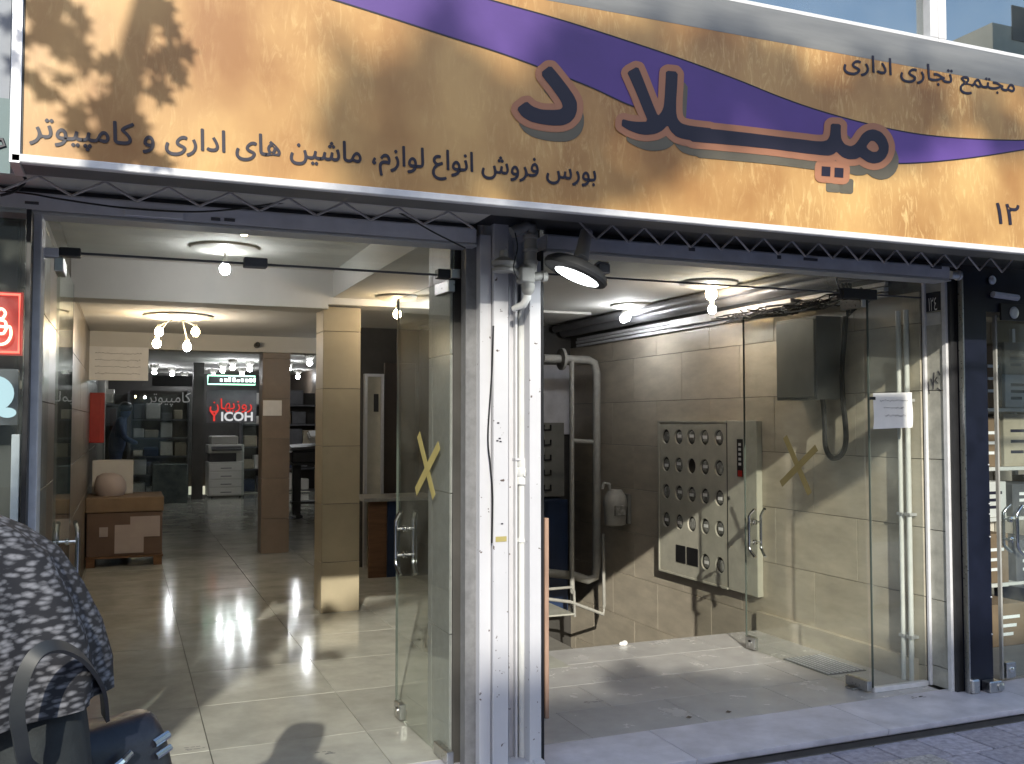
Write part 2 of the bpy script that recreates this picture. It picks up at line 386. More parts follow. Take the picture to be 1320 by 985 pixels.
structure('ceiling_landing', MB().box((1.66, 4.08, 2.47), (4.13, 4.31, 2.7)).box((1.87, 4.311, 2.47), (4.13, 5.29, 2.7)).box((2.345, 5.291, 2.47), (4.13, 6.59, 2.7)).box((2.91, 6.591, 2.47), (4.13, 8.6, 2.7)), 'ceil')
b1 = structure('ceiling_beam', MB().box((-.36, 7.2005, 2.365), (1.42, 7.4995, 2.8)), 'ceil')
structure('ceiling_beam_right', MB().box((1.4205, 7.2005, 2.40), (2.8, 7.4995, 2.75)), 'ceil')
b2 = structure('ceiling_beam_rear', MB().box((-.36, 10.8005, 2.275), (3.8, 11.0995, 2.8)), 'ceil')
# upper facade, wall behind sign
structure('facade_wall', MB().box((-4, 3.95, 2.66), (9, 4.2, 3.12)).box((-4, 3.6, 3.121), (9, 3.9, 3.335)), 'plaster')
structure('upper_room_wall', MB().box((-4, 5.2, 3.1), (9, 5.3, 7)).box((-4, 3.7, 6.2), (9, 5.19, 6.4)), 'darkwall')

# columns
def column(x0, x1, y0, y1, ztop, m, label, name='tiled_column', tilem=None):
    c = empty(name, ((x0+x1)/2, (y0+y1)/2, FZ), label, 'column')
    build('core', MB().box((x0+.012, y0+.012, FZ), (x1-.012, y1-.012, ztop)), 'grout', c)
    tiles_wall('stone_tile', c, m, 'y', y0+.012, x0, x1, FZ, ztop, x1-x0, .44, side=-1, bond=False, oa=x0)
    tiles_wall('stone_tile', c, m, 'x', x0+.012, y0, y1, FZ, ztop, y1-y0, .44, side=-1, bond=False, oa=y0)
    tiles_wall('stone_tile', c, m, 'x', x1-.012, y0, y1, FZ, ztop, y1-y0, .44, side=1, bond=False, oa=y0)
    return c
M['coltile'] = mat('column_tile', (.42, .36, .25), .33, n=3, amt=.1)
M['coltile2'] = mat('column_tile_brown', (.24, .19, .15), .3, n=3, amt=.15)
column(1.395, 1.685, 7.27, 7.56, 2.39, 'coltile', 'beige tiled square column standing in the sunlit entrance hall')
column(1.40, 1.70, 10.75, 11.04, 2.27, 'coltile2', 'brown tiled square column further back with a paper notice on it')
p0 = aty(339, 516, 10.735); p1 = aty(363, 536, 10.735)
tag(build('paper_notice', MB().box((p0.x, 10.728, p1.z), (p1.x, 10.733, p0.z)), 'paper'), 'plain white paper notice stuck on the brown column', 'notice')

# ------------------------------------------------------------------ glass front of the left unit
GL, GR = 3.88, 4.06
def xl(u, y, v=600): return aty(u, v, y).x
# left white post
x0, x1 = xl(35, 3.76), xl(48.5, 3.76)
lp = tag(build('door_post', MB().box((x0, 3.74, 0.0+FZ), (x1, 3.90, 2.248)).bevel(.003), 'white'), 'tall white metal post at the left edge of the left entrance', 'post')
fg = empty('transom_window', (.5, GL, 2.15), 'glass transom with steel patch fittings above the left entrance', 'transom window')
build('glass_pane', MB().box((x1+.003, GL-.005, 2.14), (1.305, GL+.005, 2.645)), 'glass', fg)
build('edge_strip', MB().box((x1+.003, GL-.0065, 2.132), (1.305, GL+.0065, 2.1395)), 'dgrey', fg)
sideg = tag(build('side_glass', MB().box((x1+.003, GL-.005, FZ), (-.262, GL+.005, 2.128)), 'glass'), 'narrow fixed glass strip beside the left white post', 'glass panel')
def patch(u0, v0, u1, v1, y, m, parent, name='patch_fitting'):
    a, b = aty(u0, v0, y-.025), aty(u1, v1, y-.025)
    return build(name, MB().box((a.x, y-.025, b.z), (b.x, y+.025, a.z)).bevel(.003), m, parent)
patch(76, 318, 104, 331, GL, 'black', fg); patch(48.5, 318, 75.5, 331, GL, 'grey', fg)
patch(565, 346, 581, 359, GL, 'black', fg); patch(581.5, 346, 594, 359, GL, 'steel', fg); patch(594.5, 346, 610, 359, GL, 'black', fg)
patch(315, 331, 345, 345, GL, 'dgrey', fg, 'top_lock')

def pull_handle(parent, c, along, nrm, L=.30, m='chrome'):
    """pair of bow handles on both sides of a pane; c centre, nrm pane normal"""
    c = Vector(c); nrm = Vector(nrm).normalized(); al = Vector(along).normalized()
    for s in (1, -1):
        o = nrm*s*.045
        pts = []
        for k in range(13):
            t = -1+2*k/12
            off = (abs(t)-.72)/.28*.05 if abs(t) > .72 else 0
            pts.append(c+Vector((0,0,t*L/2))+o+al*(off)+nrm*s*(0 if abs(t) < .75 else -(abs(t)-.75)*.03))
        h = build('handle', MB().tube(pts, .0095, 10), m, parent, smooth=True)
        mb = MB()
        for t in (-.42, .42):
            q = c+Vector((0,0,t*L/2)); mb.tube([q+nrm*s*.006, q+o], .006, 8).lathe(q+nrm*s*.0055, [(.016, 0), (.016, .004), (.008, .009)], 12, nrm*s)
        build('handle_mount', mb, m, h, smooth=True)
def leaf(label, hinge, free, y_off, zt, handle_z, tape=None, lock=True, hname=.12, mount='steel'):
    h, f = Vector(hinge), Vector(free); d = (f-h); L = d.length; d.normalize(); n = Vector((d.y, -d.x, 0))
    e = empty('glass_door', (h.x, h.y, FZ), label, 'glass door')
    c = (h+f)/2
    build('glass_pane', MB().obox((c.x, c.y, (FZ+.012+zt)/2), d*L/2, n*.005, (0, 0, (zt-FZ-.012)/2)), 'glass', e)
    q = f+d*.0005
    build('edge_strip', MB().obox((q.x, q.y, (FZ+.012+zt)/2), d*.002, n*.0056, (0, 0, (zt-FZ-.012)/2)), 'edge', e)
    pull_handle(e, (f.x-d.x*hname, f.y-d.y*hname, handle_z), -d, n)
    for z in (FZ+.035, zt-.03):
        q = h+d*.075; build('patch_fitting', MB().obox((q.x, q.y, z), d*.085, n*.016, (0, 0, .026)).bevel(.003), mount, e)
    if lock:
        q = f-d*.055; lk = build('corner_lock', MB().obox((q.x, q.y, FZ+.05), d*.045, n*.015, (0, 0, .038)).bevel(.003), 'steel', e)
        mb = MB()
        for s in (1, -1): mb.lathe(q+Vector((0, 0, FZ+.05))+n*s*.0155, [(.018, 0), (.018, .004), (.009, .007)], 14, n*s)
        build('lock_cylinder', mb, 'chrome', lk, smooth=True)
    return e, h, f, d, n
M['edge'] = mat('glass_edge', (.10, .12, .105), .2)
leaf('glass door leaf swung open against the left wall of the left entrance', (-.235, GL, 0), (-.225, GL+.78, 0), 0, 2.12, .93)
fl = atz(527, 920, FZ)
e, h, f, d, n = leaf('right glass door leaf of the left entrance, open inward with a taped yellow cross', (1.288, GL-.012, 0), (1.256, GL+.72, 0), 0, 2.12, .93)
def cross(parent, h, d, n, s1, s2, wd, m='tape'):
    """two tape strips on the pane; s: (along, z) pairs"""
    for k, (a, b) in enumerate((s1, s2)):
        p = h+d*a[0]; q = h+d*b[0]; P = Vector((p.x, p.y, a[1])); Q = Vector((q.x, q.y, b[1]))
        ax = (Q-P)/2; side = ax.cross(n).normalized()*wd/2
        build('tape_strip', MB().obox((P+Q)/2-n*(.0062+.0012*k), ax, n*.0005, side), m, parent)
def onleaf(u, v, h, d):   # pixel -> (distance along leaf, z)
    r = ray(u, v); # intersect vertical plane through h along d
    n = Vector((d.y, -d.x, 0)); t = (h-Vector((CAM.x, CAM.y, 0))).dot(n)/r.dot(n); P = CAM+r*t
    return ((P-Vector((h.x, h.y, P.z))).dot(d), P.z)
cross(e, h, d, n, (onleaf(541, 560, h, d), onleaf(561, 641, h, d)), (onleaf(568, 574, h, d), onleaf(538, 634, h, d)), .045)

# ------------------------------------------------------------------ right unit glass
rg = empty('transom_window', (2.8, GR, 2.2), 'glass transom above the right entrance with black patch fitting', 'transom window')
build('glass_pane', MB().box((1.70, GR-.005, 2.205), (4.118, GR+.005, 2.465)), 'glass', rg)
build('edge_strip', MB().box((1.70, GR-.0065, 2.197), (4.118, GR+.0065, 2.2045)), 'dgrey', rg)
sp = empty('side_glass', (3.92, GR, FZ), 'tall fixed glass panel right of the right entrance, paper notice on it', 'glass panel')
xr = xl(1119, GR)
build('glass_pane', MB().box((xr+.012, GR-.005, FZ+.02), (4.112, GR+.005, 2.195)), 'glass', sp)
build('edge_strip', MB().box((xr+.008, GR-.0065, FZ+.02), (xr+.0118, GR+.0065, 2.195)), 'edge', sp)
build('bottom_channel', MB().box((xr+.008, GR-.018, FZ+.0005), (4.112, GR+.018, FZ+.026)).bevel(.002), 'white', sp)
a, b = aty(1086, 377, GR-.02), aty(1124, 392, GR-.02)
build('patch_fitting', MB().box((a.x, GR-.03, 2.17), (b.x+.03, GR+.03, 2.225)).bevel(.003), 'black', rg)
hr = Vector((xr-.02, GR, 0)); fr_ = Vector((3.70, 5.13, 0))
e, h, f, d, n = leaf('glass door leaf of the right entrance, open inward with a shade-toned taped cross', hr, fr_, 0, 2.185, .81, hname=.10)
cross(e, h, d, n, (onleaf(1013, 563, h, d), onleaf(1045, 637, h, d)), (onleaf(1054, 577, h, d), onleaf(1008, 624, h, d)), .042, 'tape2')
# floor spring cover and floor plates
a = atz(1111, 886, FZ); (build('floor_hinge', MB().box((a.x-.09, a.y-.035, FZ+.0005), (a.x+.06, a.y+.03, FZ+.012)).bevel(.002), 'steel', e))
# paper on the glass
a, b = aty(1125, 507, GR-.012), aty(1176, 553, GR-.012)
pn = empty('paper_notice', ((a.x+b.x)/2, GR-.012, b.z), 'white paper notice with three handwritten lines taped on the right glass panel', 'notice')
pm = MB(); n_ = 6
vs = []; fs = []
for i in range(n_+1):
    for j in range(n_+1):
        x = a.x+(b.x-a.x)*i/n_; z = b.z+(a.z-b.z)*j/n_
        vs.append((x+.003*math.sin(j), GR-.0075-.006*abs(math.sin(i*1.1+j*.4))-.004, z+.008*(i/n_)))
for i in range(n_):
    for j in range(n_): fs.append((i*(n_+1)+j, (i+1)*(n_+1)+j, (i+1)*(n_+1)+j+1, i*(n_+1)+j+1))
build('sheet', pm.add(vs, fs), 'paper', pn, smooth=True)
rr = random.Random(2)
for k, (z_, xa, xb) in enumerate(((.80, .15, .88), (.60, .25, .75), (.38, .28, .8))):
    zz = b.z+(a.z-b.z)*z_; X0, X1 = a.x+(b.x-a.x)*xa, a.x+(b.x-a.x)*xb; mb = MB(); x = X0
    while x < X1:
        L = rr.uniform(.006, .016); mb.tube([(x, GR-.0205, zz+rr.uniform(-.003, .003)), (x+L*.5, GR-.0205, zz+rr.uniform(-.006, .006)), (x+L, GR-.0205, zz+rr.uniform(-.003, .003))], .0009, 4); x += L+rr.choice((.001, .001, .006))
    build('handwriting', mb, 'ink', pn)
a = aty(1121, 512, GR-.012); build('tape_strip', MB().box((a.x-.01, GR-.0235, a.z-.015), (a.x+.03, GR-.0225, a.z+.002)), 'black', pn)

# reveal stone and posts at the right end
XR = 4.145
rv = empty('stone_pilaster', (4.2, 3.95, FZ), 'narrow stone pilaster between the side glass and the navy pillar', 'pilaster')
build('core', MB().box((4.1585, 3.93, FZ), (4.18, 4.05, 2.55)), 'black', rv)
M['stonep'] = mat('pilaster_stone', (.42, .41, .36), .5, n=12, amt=.22, bump=.1)
zs = [FZ, .17, .53, .91, 1.30, 1.68, 2.06, 2.5]
for p, q in zip(zs, zs[1:]): build('stone_block', MB().box((4.143, 3.93, p+.002), (4.158, 4.055, q-.002)).bevel(.0015), 'stonep', rv)
build('white_trim', MB().box((4.124, 4.042, FZ), (4.1425, 4.0615, 2.50)).bevel(.003), 'white', rv)
build('guide_rail', MB().box((4.134, 3.905, FZ), (4.160, 3.918, 2.27)).box((4.134, 3.9181, FZ), (4.1405, 3.93, 2.27)), 'white', rv)
# number plate & label on pilaster
def onx(u, v, x=4.142): p = atx(u, v, x); return p
a, b = onx(1189, 379), onx(1213, 405)
npl = empty('number_plate', (4.141, (a.y+b.y)/2, min(a.z, b.z)), 'small dark house number plate high on the stone pilaster', 'number plate')
build('plate', MB().box((4.1395, a.y, a.z), (4.1425, b.y, onx(1189, 403).z)).bevel(.001), 'navy', npl)
# text on x-plane: map x -> y
ya, yb = onx(1197.5, 390).y, onx(1208.5, 390).y; za, zb = onx(1200, 401).z, onx(1200, 384).z
build('lettering', text_mb('\u06F1\u06F2\u0664', 0, 1, 0, 1, 0, to=lambda p: (4.1385, ya+(yb-ya)*p[0], za+(zb-za)*p[2])), 'whitelet', npl)
a, b = onx(1189, 405), onx(1213, 418)
tag(build('label_plate', MB().box((4.1395, a.y, b.z), (4.1425, b.y, a.z)), 'alu'), 'pale worn sticker just below the house number plate', 'sticker')
mb = MB()
for s in ([(1196,492),(1198,508)], [(1200,488),(1203,497)], [(1204,480),(1203,502)], [(1208,486),(1205,490),(1209,494)], [(1209,478),(1212,483)], [(1208,500),(1213,504)]):
    mb.tube([tuple(onx(u, v, 4.1405)) for u, v in s], .0018, 5)
tag(build('graffiti_numbers', mb, 'ink'), 'dark handwritten scribble on the stone pilaster', 'graffiti')

# navy pillar of the neighbour
nv = empty('navy_pillar', (4.3, 3.95, FZ), 'tall dark navy clad pillar right of the right entrance', 'pillar')
xa, xb = xl(1243, 3.86), xl(1275.5, 3.86)
build('cladding', MB().box((xa, 3.86, FZ), (xb, 4.12, 2.45)).bevel(.003), 'navy', nv)
build('edge_board', MB().box((4.152, 3.888, FZ), (xa-.001, 3.93, 2.40)), 'black', nv)
build('edge_angle', MB().box((xa-.012, 3.84, FZ), (xa-.004, 3.871, 2.3)), 'steel', nv)
mb = MB()
for z in (.35, .55, 1.02, 1.05, 1.28, .9):
    for x in (xa+.008, xb-.008): mb.ball((x, 3.859, z+random.uniform(-.02, .02)), .005, 8)
build('screw_head', mb, 'alu', nv, kind='stuff')
build('foot_bracket', MB().box((xa-.01, 3.82, FZ), (xa+.045, 3.8595, FZ+.075)).bevel(.008), 'steel', nv)
# neighbour shop header
hd = empty('shop_header', (4.9, 3.9, 2.1), 'dark navy header over the neighbouring shop door', 'header')
build('board', MB().box((xa-.03, 3.90, 2.12), (7, 4.1, 2.46)), 'navy', hd)
a, b = aty(1277, 344, 3.89), aty(1309, 350, 3.89)
build('lamp_cover', MB().tube([(a.x, 3.88, 2.215), (b.x, 3.88, 2.205)], .018, 8), 'grey', hd)
mb = MB().ball((xl(1287, 3.87), 3.885, aty(1287, 361, 3.87).z), .026, 12, sy=.5)
build('door_pivot', mb, 'alu', hd)
mb = MB().box((xl(1296, 3.88), 3.885, 2.075), (7, 3.899, 2.17)).bevel(.002); build('name_plate', mb, 'black', hd)
build('emblem', MB().lathe((xl(1312, 3.88), 3.884, 2.12), [(.034, 0), (.034, .004), (.024, .006)], 20, (0, -1, 0)), 'alu', hd)
ng = empty('glass_door', (4.45, 3.95, FZ), 'neighbouring shop glass door with steel handle beside the navy pillar', 'glass door')
xg = xl(1287, 3.95)
build('glass_pane', MB().box((xg, 3.945, FZ+.02), (6.3, 3.955, 2.11)), 'glass2', ng)
build('edge_strip', MB().box((xg-.013, 3.940, FZ+.015), (xg-.001, 3.960, 2.11)), 'pipe', ng)
a = aty(1299, 683, 3.95); pull_handle(ng, (a.x+.02, 3.95, a.z), (1, 0, 0), (0, -1, 0), .27)
a = aty(1302, 860, 3.94); build('corner_lock', MB().box((a.x-.035, 3.93, FZ+.02), (a.x+.035, 3.97, FZ+.105)).bevel(.003), 'steel', ng)
build('lock_cylinder', MB().lathe((a.x, 3.9295, FZ+.065), [(.017, 0), (.017, .004), (.01, .008)], 14, (0, -1, 0)), 'chrome', ng, smooth=True)
fb = aty(1270, 882, 3.86); tag(build('door_stop', MB().box((fb.x-.03, 3.80, FZ+.0005), (fb.x+.06, 3.858, FZ+.06)).bevel(.005).lathe((fb.x+.045, 3.799, FZ+.03), [(.022, 0), (.022, .006), (.01, .01)], 14, (0, -1, 0)), 'steel'), 'steel door stop bracket on the step at the navy pillar foot', 'door stop')
# neighbour room
structure('neighbour_floor', MB().box((4.32, 3.97, -.2), (8.2, 7.2, FZ)), 'stone')
structure('neighbour_wall', MB().box((4.301, 3.97, 0), (4.318, 7.2, 2.6)).box((4.32, 7.0, 0), (8.2, 7.2, 2.6)).box((8.0, 4.0, 0), (8.2, 6.99, 2.6)).box((4.32, 4.12, 2.5), (8.2, 7, 2.61)), 'plaster')
sh = empty('display_shelf', (6.15, 5.0, FZ), 'white display shelf full of boxes behind the neighbouring shop glass', 'shelf')
for z in (.42, .86, 1.20, 1.60):
    build('shelf_board', MB().box((5.3, 4.75, z-.025), (7.25, 5.2, z)).bevel(.002), 'offwhite', sh)
for x in (5.32, 6.15, 7.23): build('upright', MB().box((x-.015, 5.17, FZ), (x+.015, 5.2, 2.2)).box((x-.015, 4.76, FZ), (x+.015, 4.79, .42)), 'alu', sh)
boxes = [ # x, z, w, h, mat, label
 (4.62, 1.601, .17, .42, 'card', 'plain brown carton, tall, top left shelf of the neighbouring shop'),
 (4.86, 1.601, .26, .23, 'offwhite', 'white product box on the top shelf, lower one of two'),
 (4.86, 1.833, .26, .22, 'card2', 'pale printed product box stacked on the white box'),
 (5.2, 1.601, .3, .4, 'card2', 'large pale carton at the right of the top shelf'),
 (4.60, 1.201, .16, .34, 'card', 'narrow brown carton on the second shelf of the neighbouring shop'),
 (4.86, 1.201, .3, .36, 'card2', 'pale box with printed seal on the second shelf of the neighbouring shop'),
 (5.22, 1.201, .3, .3, 'offwhite', 'white carton at the right end of the second shelf'),
 (4.62, .861, .2, .24, 'offwhite', 'white printer box on the third shelf'),
 (4.93, .861, .3, .22, 'dgrey', 'dark grey machine on the third shelf'),
 (5.3, .861, .3, .26, 'card', 'brown carton on the third shelf'),
 (4.62, .421, .22, .33, 'card', 'brown carton on the lowest shelf beside the door handle'),
 (4.95, .421, .3, .28, 'dgrey', 'dark box on the lowest shelf of the neighbouring shop'),
 (4.70, .061, .30, .27, 'card', 'brown carton with vertical white lettering on the floor'),
 (5.10, .061, .34, .34, 'navy', 'dark blue carton standing on the neighbouring shop floor'),
 (5.50, .061, .3, .3, 'card2', 'pale carton standing at the right on the neighbouring floor')]
for x, z, w_, h_, m, lab in boxes:
    x += .84 if z > .1 else .62
    yb_ = 4.76 if z > .1 else 4.55
    bx = empty('product_box', (x, yb_+.15, z), lab, 'box')
    build('carton', MB().box((x-w_/2, yb_, z), (x+w_/2, yb_+.32, z+h_)).bevel(.004), m, bx)
    for k in range(3): build('printed_line', MB().box((x-w_*.3, yb_-.0015, z+h_*(.25+.2*k)), (x+w_*(.1+.1*k), yb_-.0005, z+h_*(.25+.2*k)+.02)), 'paper' if m in ('card', 'dgrey', 'navy') else 'ink', bx)

# ------------------------------------------------------------------ central pillar
def bx(u0, u1, y0, y1, z0, z1, yr=None):
    yr = yr or y0
    return (xl(u0, yr), y0, z0), (xl(u1, yr), y1, z1)
cp = empty('shutter_pillar', (1.48, 3.8, FZ), 'chipped white shutter guide pillar between the two entrances', 'pillar')
ZT = 2.30
def worn():
    m = mat('worn_white_paint', (.55, .55, .58), .5, n=3, amt=.06, bump=.05)
    t = m.node_tree; b = t.nodes['Principled BSDF']
    tc = t.nodes.new('ShaderNodeTexCoord'); nz = t.nodes.new('ShaderNodeTexNoise'); nz.inputs['Scale'].default_value = 38; nz.inputs['Detail'].default_value = 4
    t.links.new(tc.outputs['Object'], nz.inputs['Vector'])
    cr = t.nodes.new('ShaderNodeValToRGB'); cr.color_ramp.elements[0].position = .69; cr.color_ramp.elements[1].position = .72
    t.links.new(nz.outputs['Fac'], cr.inputs[0])
    mx = t.nodes.new('ShaderNodeMixRGB'); old = b.inputs['Base Color'].links[0].from_socket
    t.links.new(cr.outputs[0], mx.inputs[0]); t.links.new(old, mx.inputs[1]); mx.inputs[2].default_value = (.10, .075, .07, 1)
    t.links.new(mx.outputs[0], b.inputs['Base Color']); return m
M['worn'] = worn()
build('backing_plate', MB().box((xl(618, 3.87), 3.862, FZ), (1.652, 3.90, 2.6)), 'grey', cp)
M['stoned'] = mat('granite_mid', (.20, .20, .205), .4, n=25, amt=.2)
build('side_cladding', MB().box(*bx(600, 618, 3.80, 3.861, FZ, ZT)), 'stoned', cp)
build('channel_bar', MB().box(*bx(618.5, 633, 3.755, 3.861, FZ-.055, ZT)).bevel(.002), 'worn', cp)
build('dark_seam', MB().box(*bx(633.3, 636, 3.80, 3.861, FZ, ZT)), 'black', cp)
build('channel_bar', MB().box(*bx(636.3, 655.5, 3.735, 3.861, FZ-.055, ZT+.12)).bevel(.002), 'worn', cp)
build('channel_bar', MB().box(*bx(683, 697.5, 3.735, 3.861, FZ-.055, ZT-.1)).bevel(.002), 'worn', cp)
build('channel_web', MB().box(*bx(656, 664, 3.83, 3.8615, FZ, ZT)), 'worn', cp)
build('channel_lip', MB().box(*bx(664.5, 667, 3.80, 3.8612, FZ, ZT)).box(*bx(679.5, 682.5, 3.80, 3.8612, FZ, ZT)), 'white', cp)
build('dark_seam', MB().box(*bx(698, 701, 3.76, 3.861, FZ, ZT-.05)), 'black', cp)
a, b = aty(639, 692, 3.733), aty(653, 698, 3.733)
build('sticker', MB().box((a.x, 3.7325, b.z), (b.x, 3.7345, a.z)), 'tape', cp)
mb = MB()
for u, v in ((642, 545), (644, 565), (645, 569), (641, 568), (647, 675)): p = aty(u, v, 3.733); mb.box((p.x-.004, 3.7335, p.z-.004), (p.x+.006, 3.7345, p.z+.002))
build('scribble', mb, 'ink', cp, kind='stuff')
build('foot', MB().box(*bx(656, 697, 3.72, 3.83, FZ, FZ+.02)).box(*bx(690, 703, 3.70, 3.76, FZ-.03, FZ+.03)).bevel(.004), 'worn', cp)
# gas pipe in the recess
gp = empty('gas_pipe', (1.55, 3.8, FZ), 'white painted gas pipe with valve running down the pillar recess', 'pipe')
xp = xl(673, 3.815); zt_ = aty(673, 405, 3.8).z
a1 = aty(675, 385, 3.76)
build('pipe', MB().tube([(xp, 3.815, FZ+.02), (xp, 3.815, zt_), (xp+.004, 3.80, zt_+.03), (a1.x+.012, 3.77, a1.z), (a1.x+.012, 3.77, a1.z+.06)], .0175, 14), 'wpipe', gp, smooth=True)
zv = aty(673, 612, 3.8).z
mb = MB().lathe((xp, 3.812, zv-.045), [(.02, 0), (.026, .004), (.026, .03), (.021, .034), (.03, .05), (.03, .07), (.022, .078), (.026, .085), (.026, .11), (.02, .113)], 14)
build('valve_body', mb, 'wpipe', gp, smooth=True)
build('valve_handle', MB().box((xp+.0, 3.775, zv-.005), (xp+.055, 3.785, zv+.012)).tube([(xp, 3.79, zv+.003), (xp, 3.775, zv+.003)], .01, 10).ball((xp+.05, 3.78, zv-.02), .013, 8), 'wpipe', gp)
build('pipe_clamp', MB().box((xp-.04, 3.792, zv+.062), (xp+.04, 3.83, zv+.072)), 'worn', gp)
zc = aty(673, 700, 3.8).z; build('pipe_coupling', MB().lathe((xp, 3.815, zc), [(.019, 0), (.023, .003), (.023, .016), (.019, .019)], 14), 'wpipe', gp, smooth=True)
# regulator assembly at the top
ra = empty('gas_regulator', (1.6, 3.66, 2.05), 'grey gas regulator with thick pipe and round vent cap on the pillar top', 'gas regulator')
def A(u, v, y=3.66): return aty(u, v, y)
q = [A(664, 297), A(675, 290), A(686, 293), A(686, 300)]
build('elbow_pipe', MB().tube([A(660, 300), A(668, 296), A(678, 292), A(685, 294), A(686.5, 303)], .024, 14), 'pipe', ra, smooth=True)
p_ = A(684, 345); ztp = A(684, 297).z
build('riser_pipe', MB().lathe((p_.x, 3.66, p_.z-.02), [(.026, 0), (.026, .03), (.03, .033), (.03, .05), (.026, .053), (.026, .085), (.031, .088), (.031, .10), (.026, .103), (.026, .14), (.031, .143), (.031, .158), (.025, .161)], 16), 'pipe', ra, smooth=True)
p_ = A(677, 355)
build('valve_body', MB().box((p_.x-.032, 3.63, p_.z-.035), (p_.x+.035, 3.69, p_.z+.035)).bevel(.008).lathe((p_.x+.012, 3.66, p_.z-.085), [(.012, 0), (.022, .012), (.026, .02), (.03, .05)], 14).tube([(p_.x+.02, 3.66, p_.z-.01), (p_.x+.085, 3.66, p_.z+.005)], .018, 12).lathe((p_.x+.075, 3.66, p_.z), [(.024, 0), (.024, .02), (.018, .024)], 12, (1, 0, .1)), 'pipe', ra, smooth=True)
p2 = A(678, 383)
build('drop_elbow', MB().tube([(p_.x+.012, 3.66, p_.z-.08), (p_.x+.012, 3.665, p2.z), (p_.x+.0, 3.68, p2.z-.03), (p_.x-.03, 3.72, p2.z-.045)], [.014, .017, .017, .013], 12), 'wpipe', ra, smooth=True)
c_ = A(649, 335)
build('vent_cap', MB().lathe((c_.x, 3.66, c_.z-.05), [(.048, 0), (.05, .012), (.035, .018), (.05, .028), (.052, .04), (.03, .055), (.018, .062), (.016, .088), (.004, .092)], 20), 'pipe', ra, smooth=True)
build('vent_arm', MB().tube([(c_.x+.03, 3.66, c_.z-.03), (p_.x-.02, 3.66, p_.z)], .014, 10), 'pipe', ra)
# thin cables around the pillar
def cable(pts, r, label, m='black', sub=6):
    P = [Vector(p) for p in pts]; out = []
    for i in range(len(P)-1):
        a, b, c, d = P[max(i-1, 0)], P[i], P[i+1], P[min(i+2, len(P)-1)]
        for k in range(sub):
            t = k/sub; out.append(.5*((2*b)+(-a+c)*t+(2*a-5*b+4*c-d)*t*t+(-a+3*b-3*c+d)*t**3))
    out.append(P[-1]); return tag(build('cable', MB().tube(out, r, 6), m, smooth=True), label, 'cable')
cable([aty(u, v, 3.73) for u, v in ((636, 420), (634, 480), (629, 560), (632, 600), (635, 640), (634, 700))], .004, 'thin black cable running down the left side of the white pillar')
cable([aty(u, v, 3.69) for u, v in ((0, 246), (40, 250), (80, 257), (160, 268), (240, 273), (300, 270), (360, 262), (440, 258), (500, 268), (560, 300), (600, 320))], .0035, 'long black cable drooping across the left shutter rail')
cable([aty(u, v, 3.62) for u, v in ((24, 222), (33, 232), (20, 246), (0, 252))], .005, 'short black cable looping off the left end of the big sign')
cable([aty(u, v, 3.60) for u, v in ((664, 300), (667, 320), (662, 345), (668, 360))], .003, 'thin black wire beside the gas regulator vent cap')
# wooden stick leaning at the right jamb
tag(build('wooden_strip', MB().box((xl(702.5, 4.3), 4.3, FZ+.0), (xl(707.5, 4.3), 4.33, aty(705, 668, 4.3).z)).bevel(.002), 'palewood'), 'pale wooden strip standing beside the white pillar in the right entrance', 'wooden strip')

# ------------------------------------------------------------------ shutter rails
def rail(xa, xb, label):
    e = empty('shutter_rail', ((xa+xb)/2, 3.76, 2.25), label, 'shutter rail')
    mb = MB().box((xa, 3.74, 2.252), (xb, 3.86, 2.322)).bevel(.006, 2)
    build('rail', mb, 'grey', e); build('lower_lip', MB().box((xa, 3.737, 2.244), (xb, 3.85, 2.2515)), 'alu', e)
    return e
rl = rail(-1.6, 1.36, 'grey roller shutter bottom rail across the left entrance')
rr_ = rail(1.68, xl(1230, 3.74), 'grey roller shutter bottom rail across the right entrance')
build('rail_end', MB().lathe((xl(1229, 3.8), 3.80, 2.29), [(.022, 0), (.022, .05), (.028, .052), (.028, .065)], 14, (1, 0, 0)), 'alu', rr_, smooth=True)
for u, v, L, par in ((32, 261, 18, rl), (272, 282, 12, rl), (289, 283, 14, rl), (888, 321, 8, rr_), (1002, 331, 5, rr_), (1036, 334, 18, rr_), (1200, 344, 14, rr_)):
    a, b = aty(u, v-2, 3.738), aty(u+L, v+3, 3.738)
    build('rivet_label', MB().box((a.x, 3.7375, b.z), (b.x, 3.7395, a.z)), M['redd'] if 'redd' in M else 'dgrey', par)
build('latch_plate', MB().box((xl(155, 3.735), 3.728, 2.262), (xl(232, 3.735), 3.7365, 2.29)).bevel(.003), 'grey', rl)
# shutter slats rolled above
for xa, xb, lab in ((-1.5, 1.34, 'rolled roller shutter behind the left shutter rail'), (1.69, 4.12, 'rolled roller shutter behind the right shutter rail')):
    e = empty('rolled_shutter', ((xa+xb)/2, 3.78, 2.33), lab, 'shutter')
    for k in range(5): build('slat', MB().box((xa, 3.785+.004*(k % 2), 2.33+.062*k), (xb, 3.80+.004*(k % 2), 2.388+.062*k)).bevel(.003), 'dgrey', e)
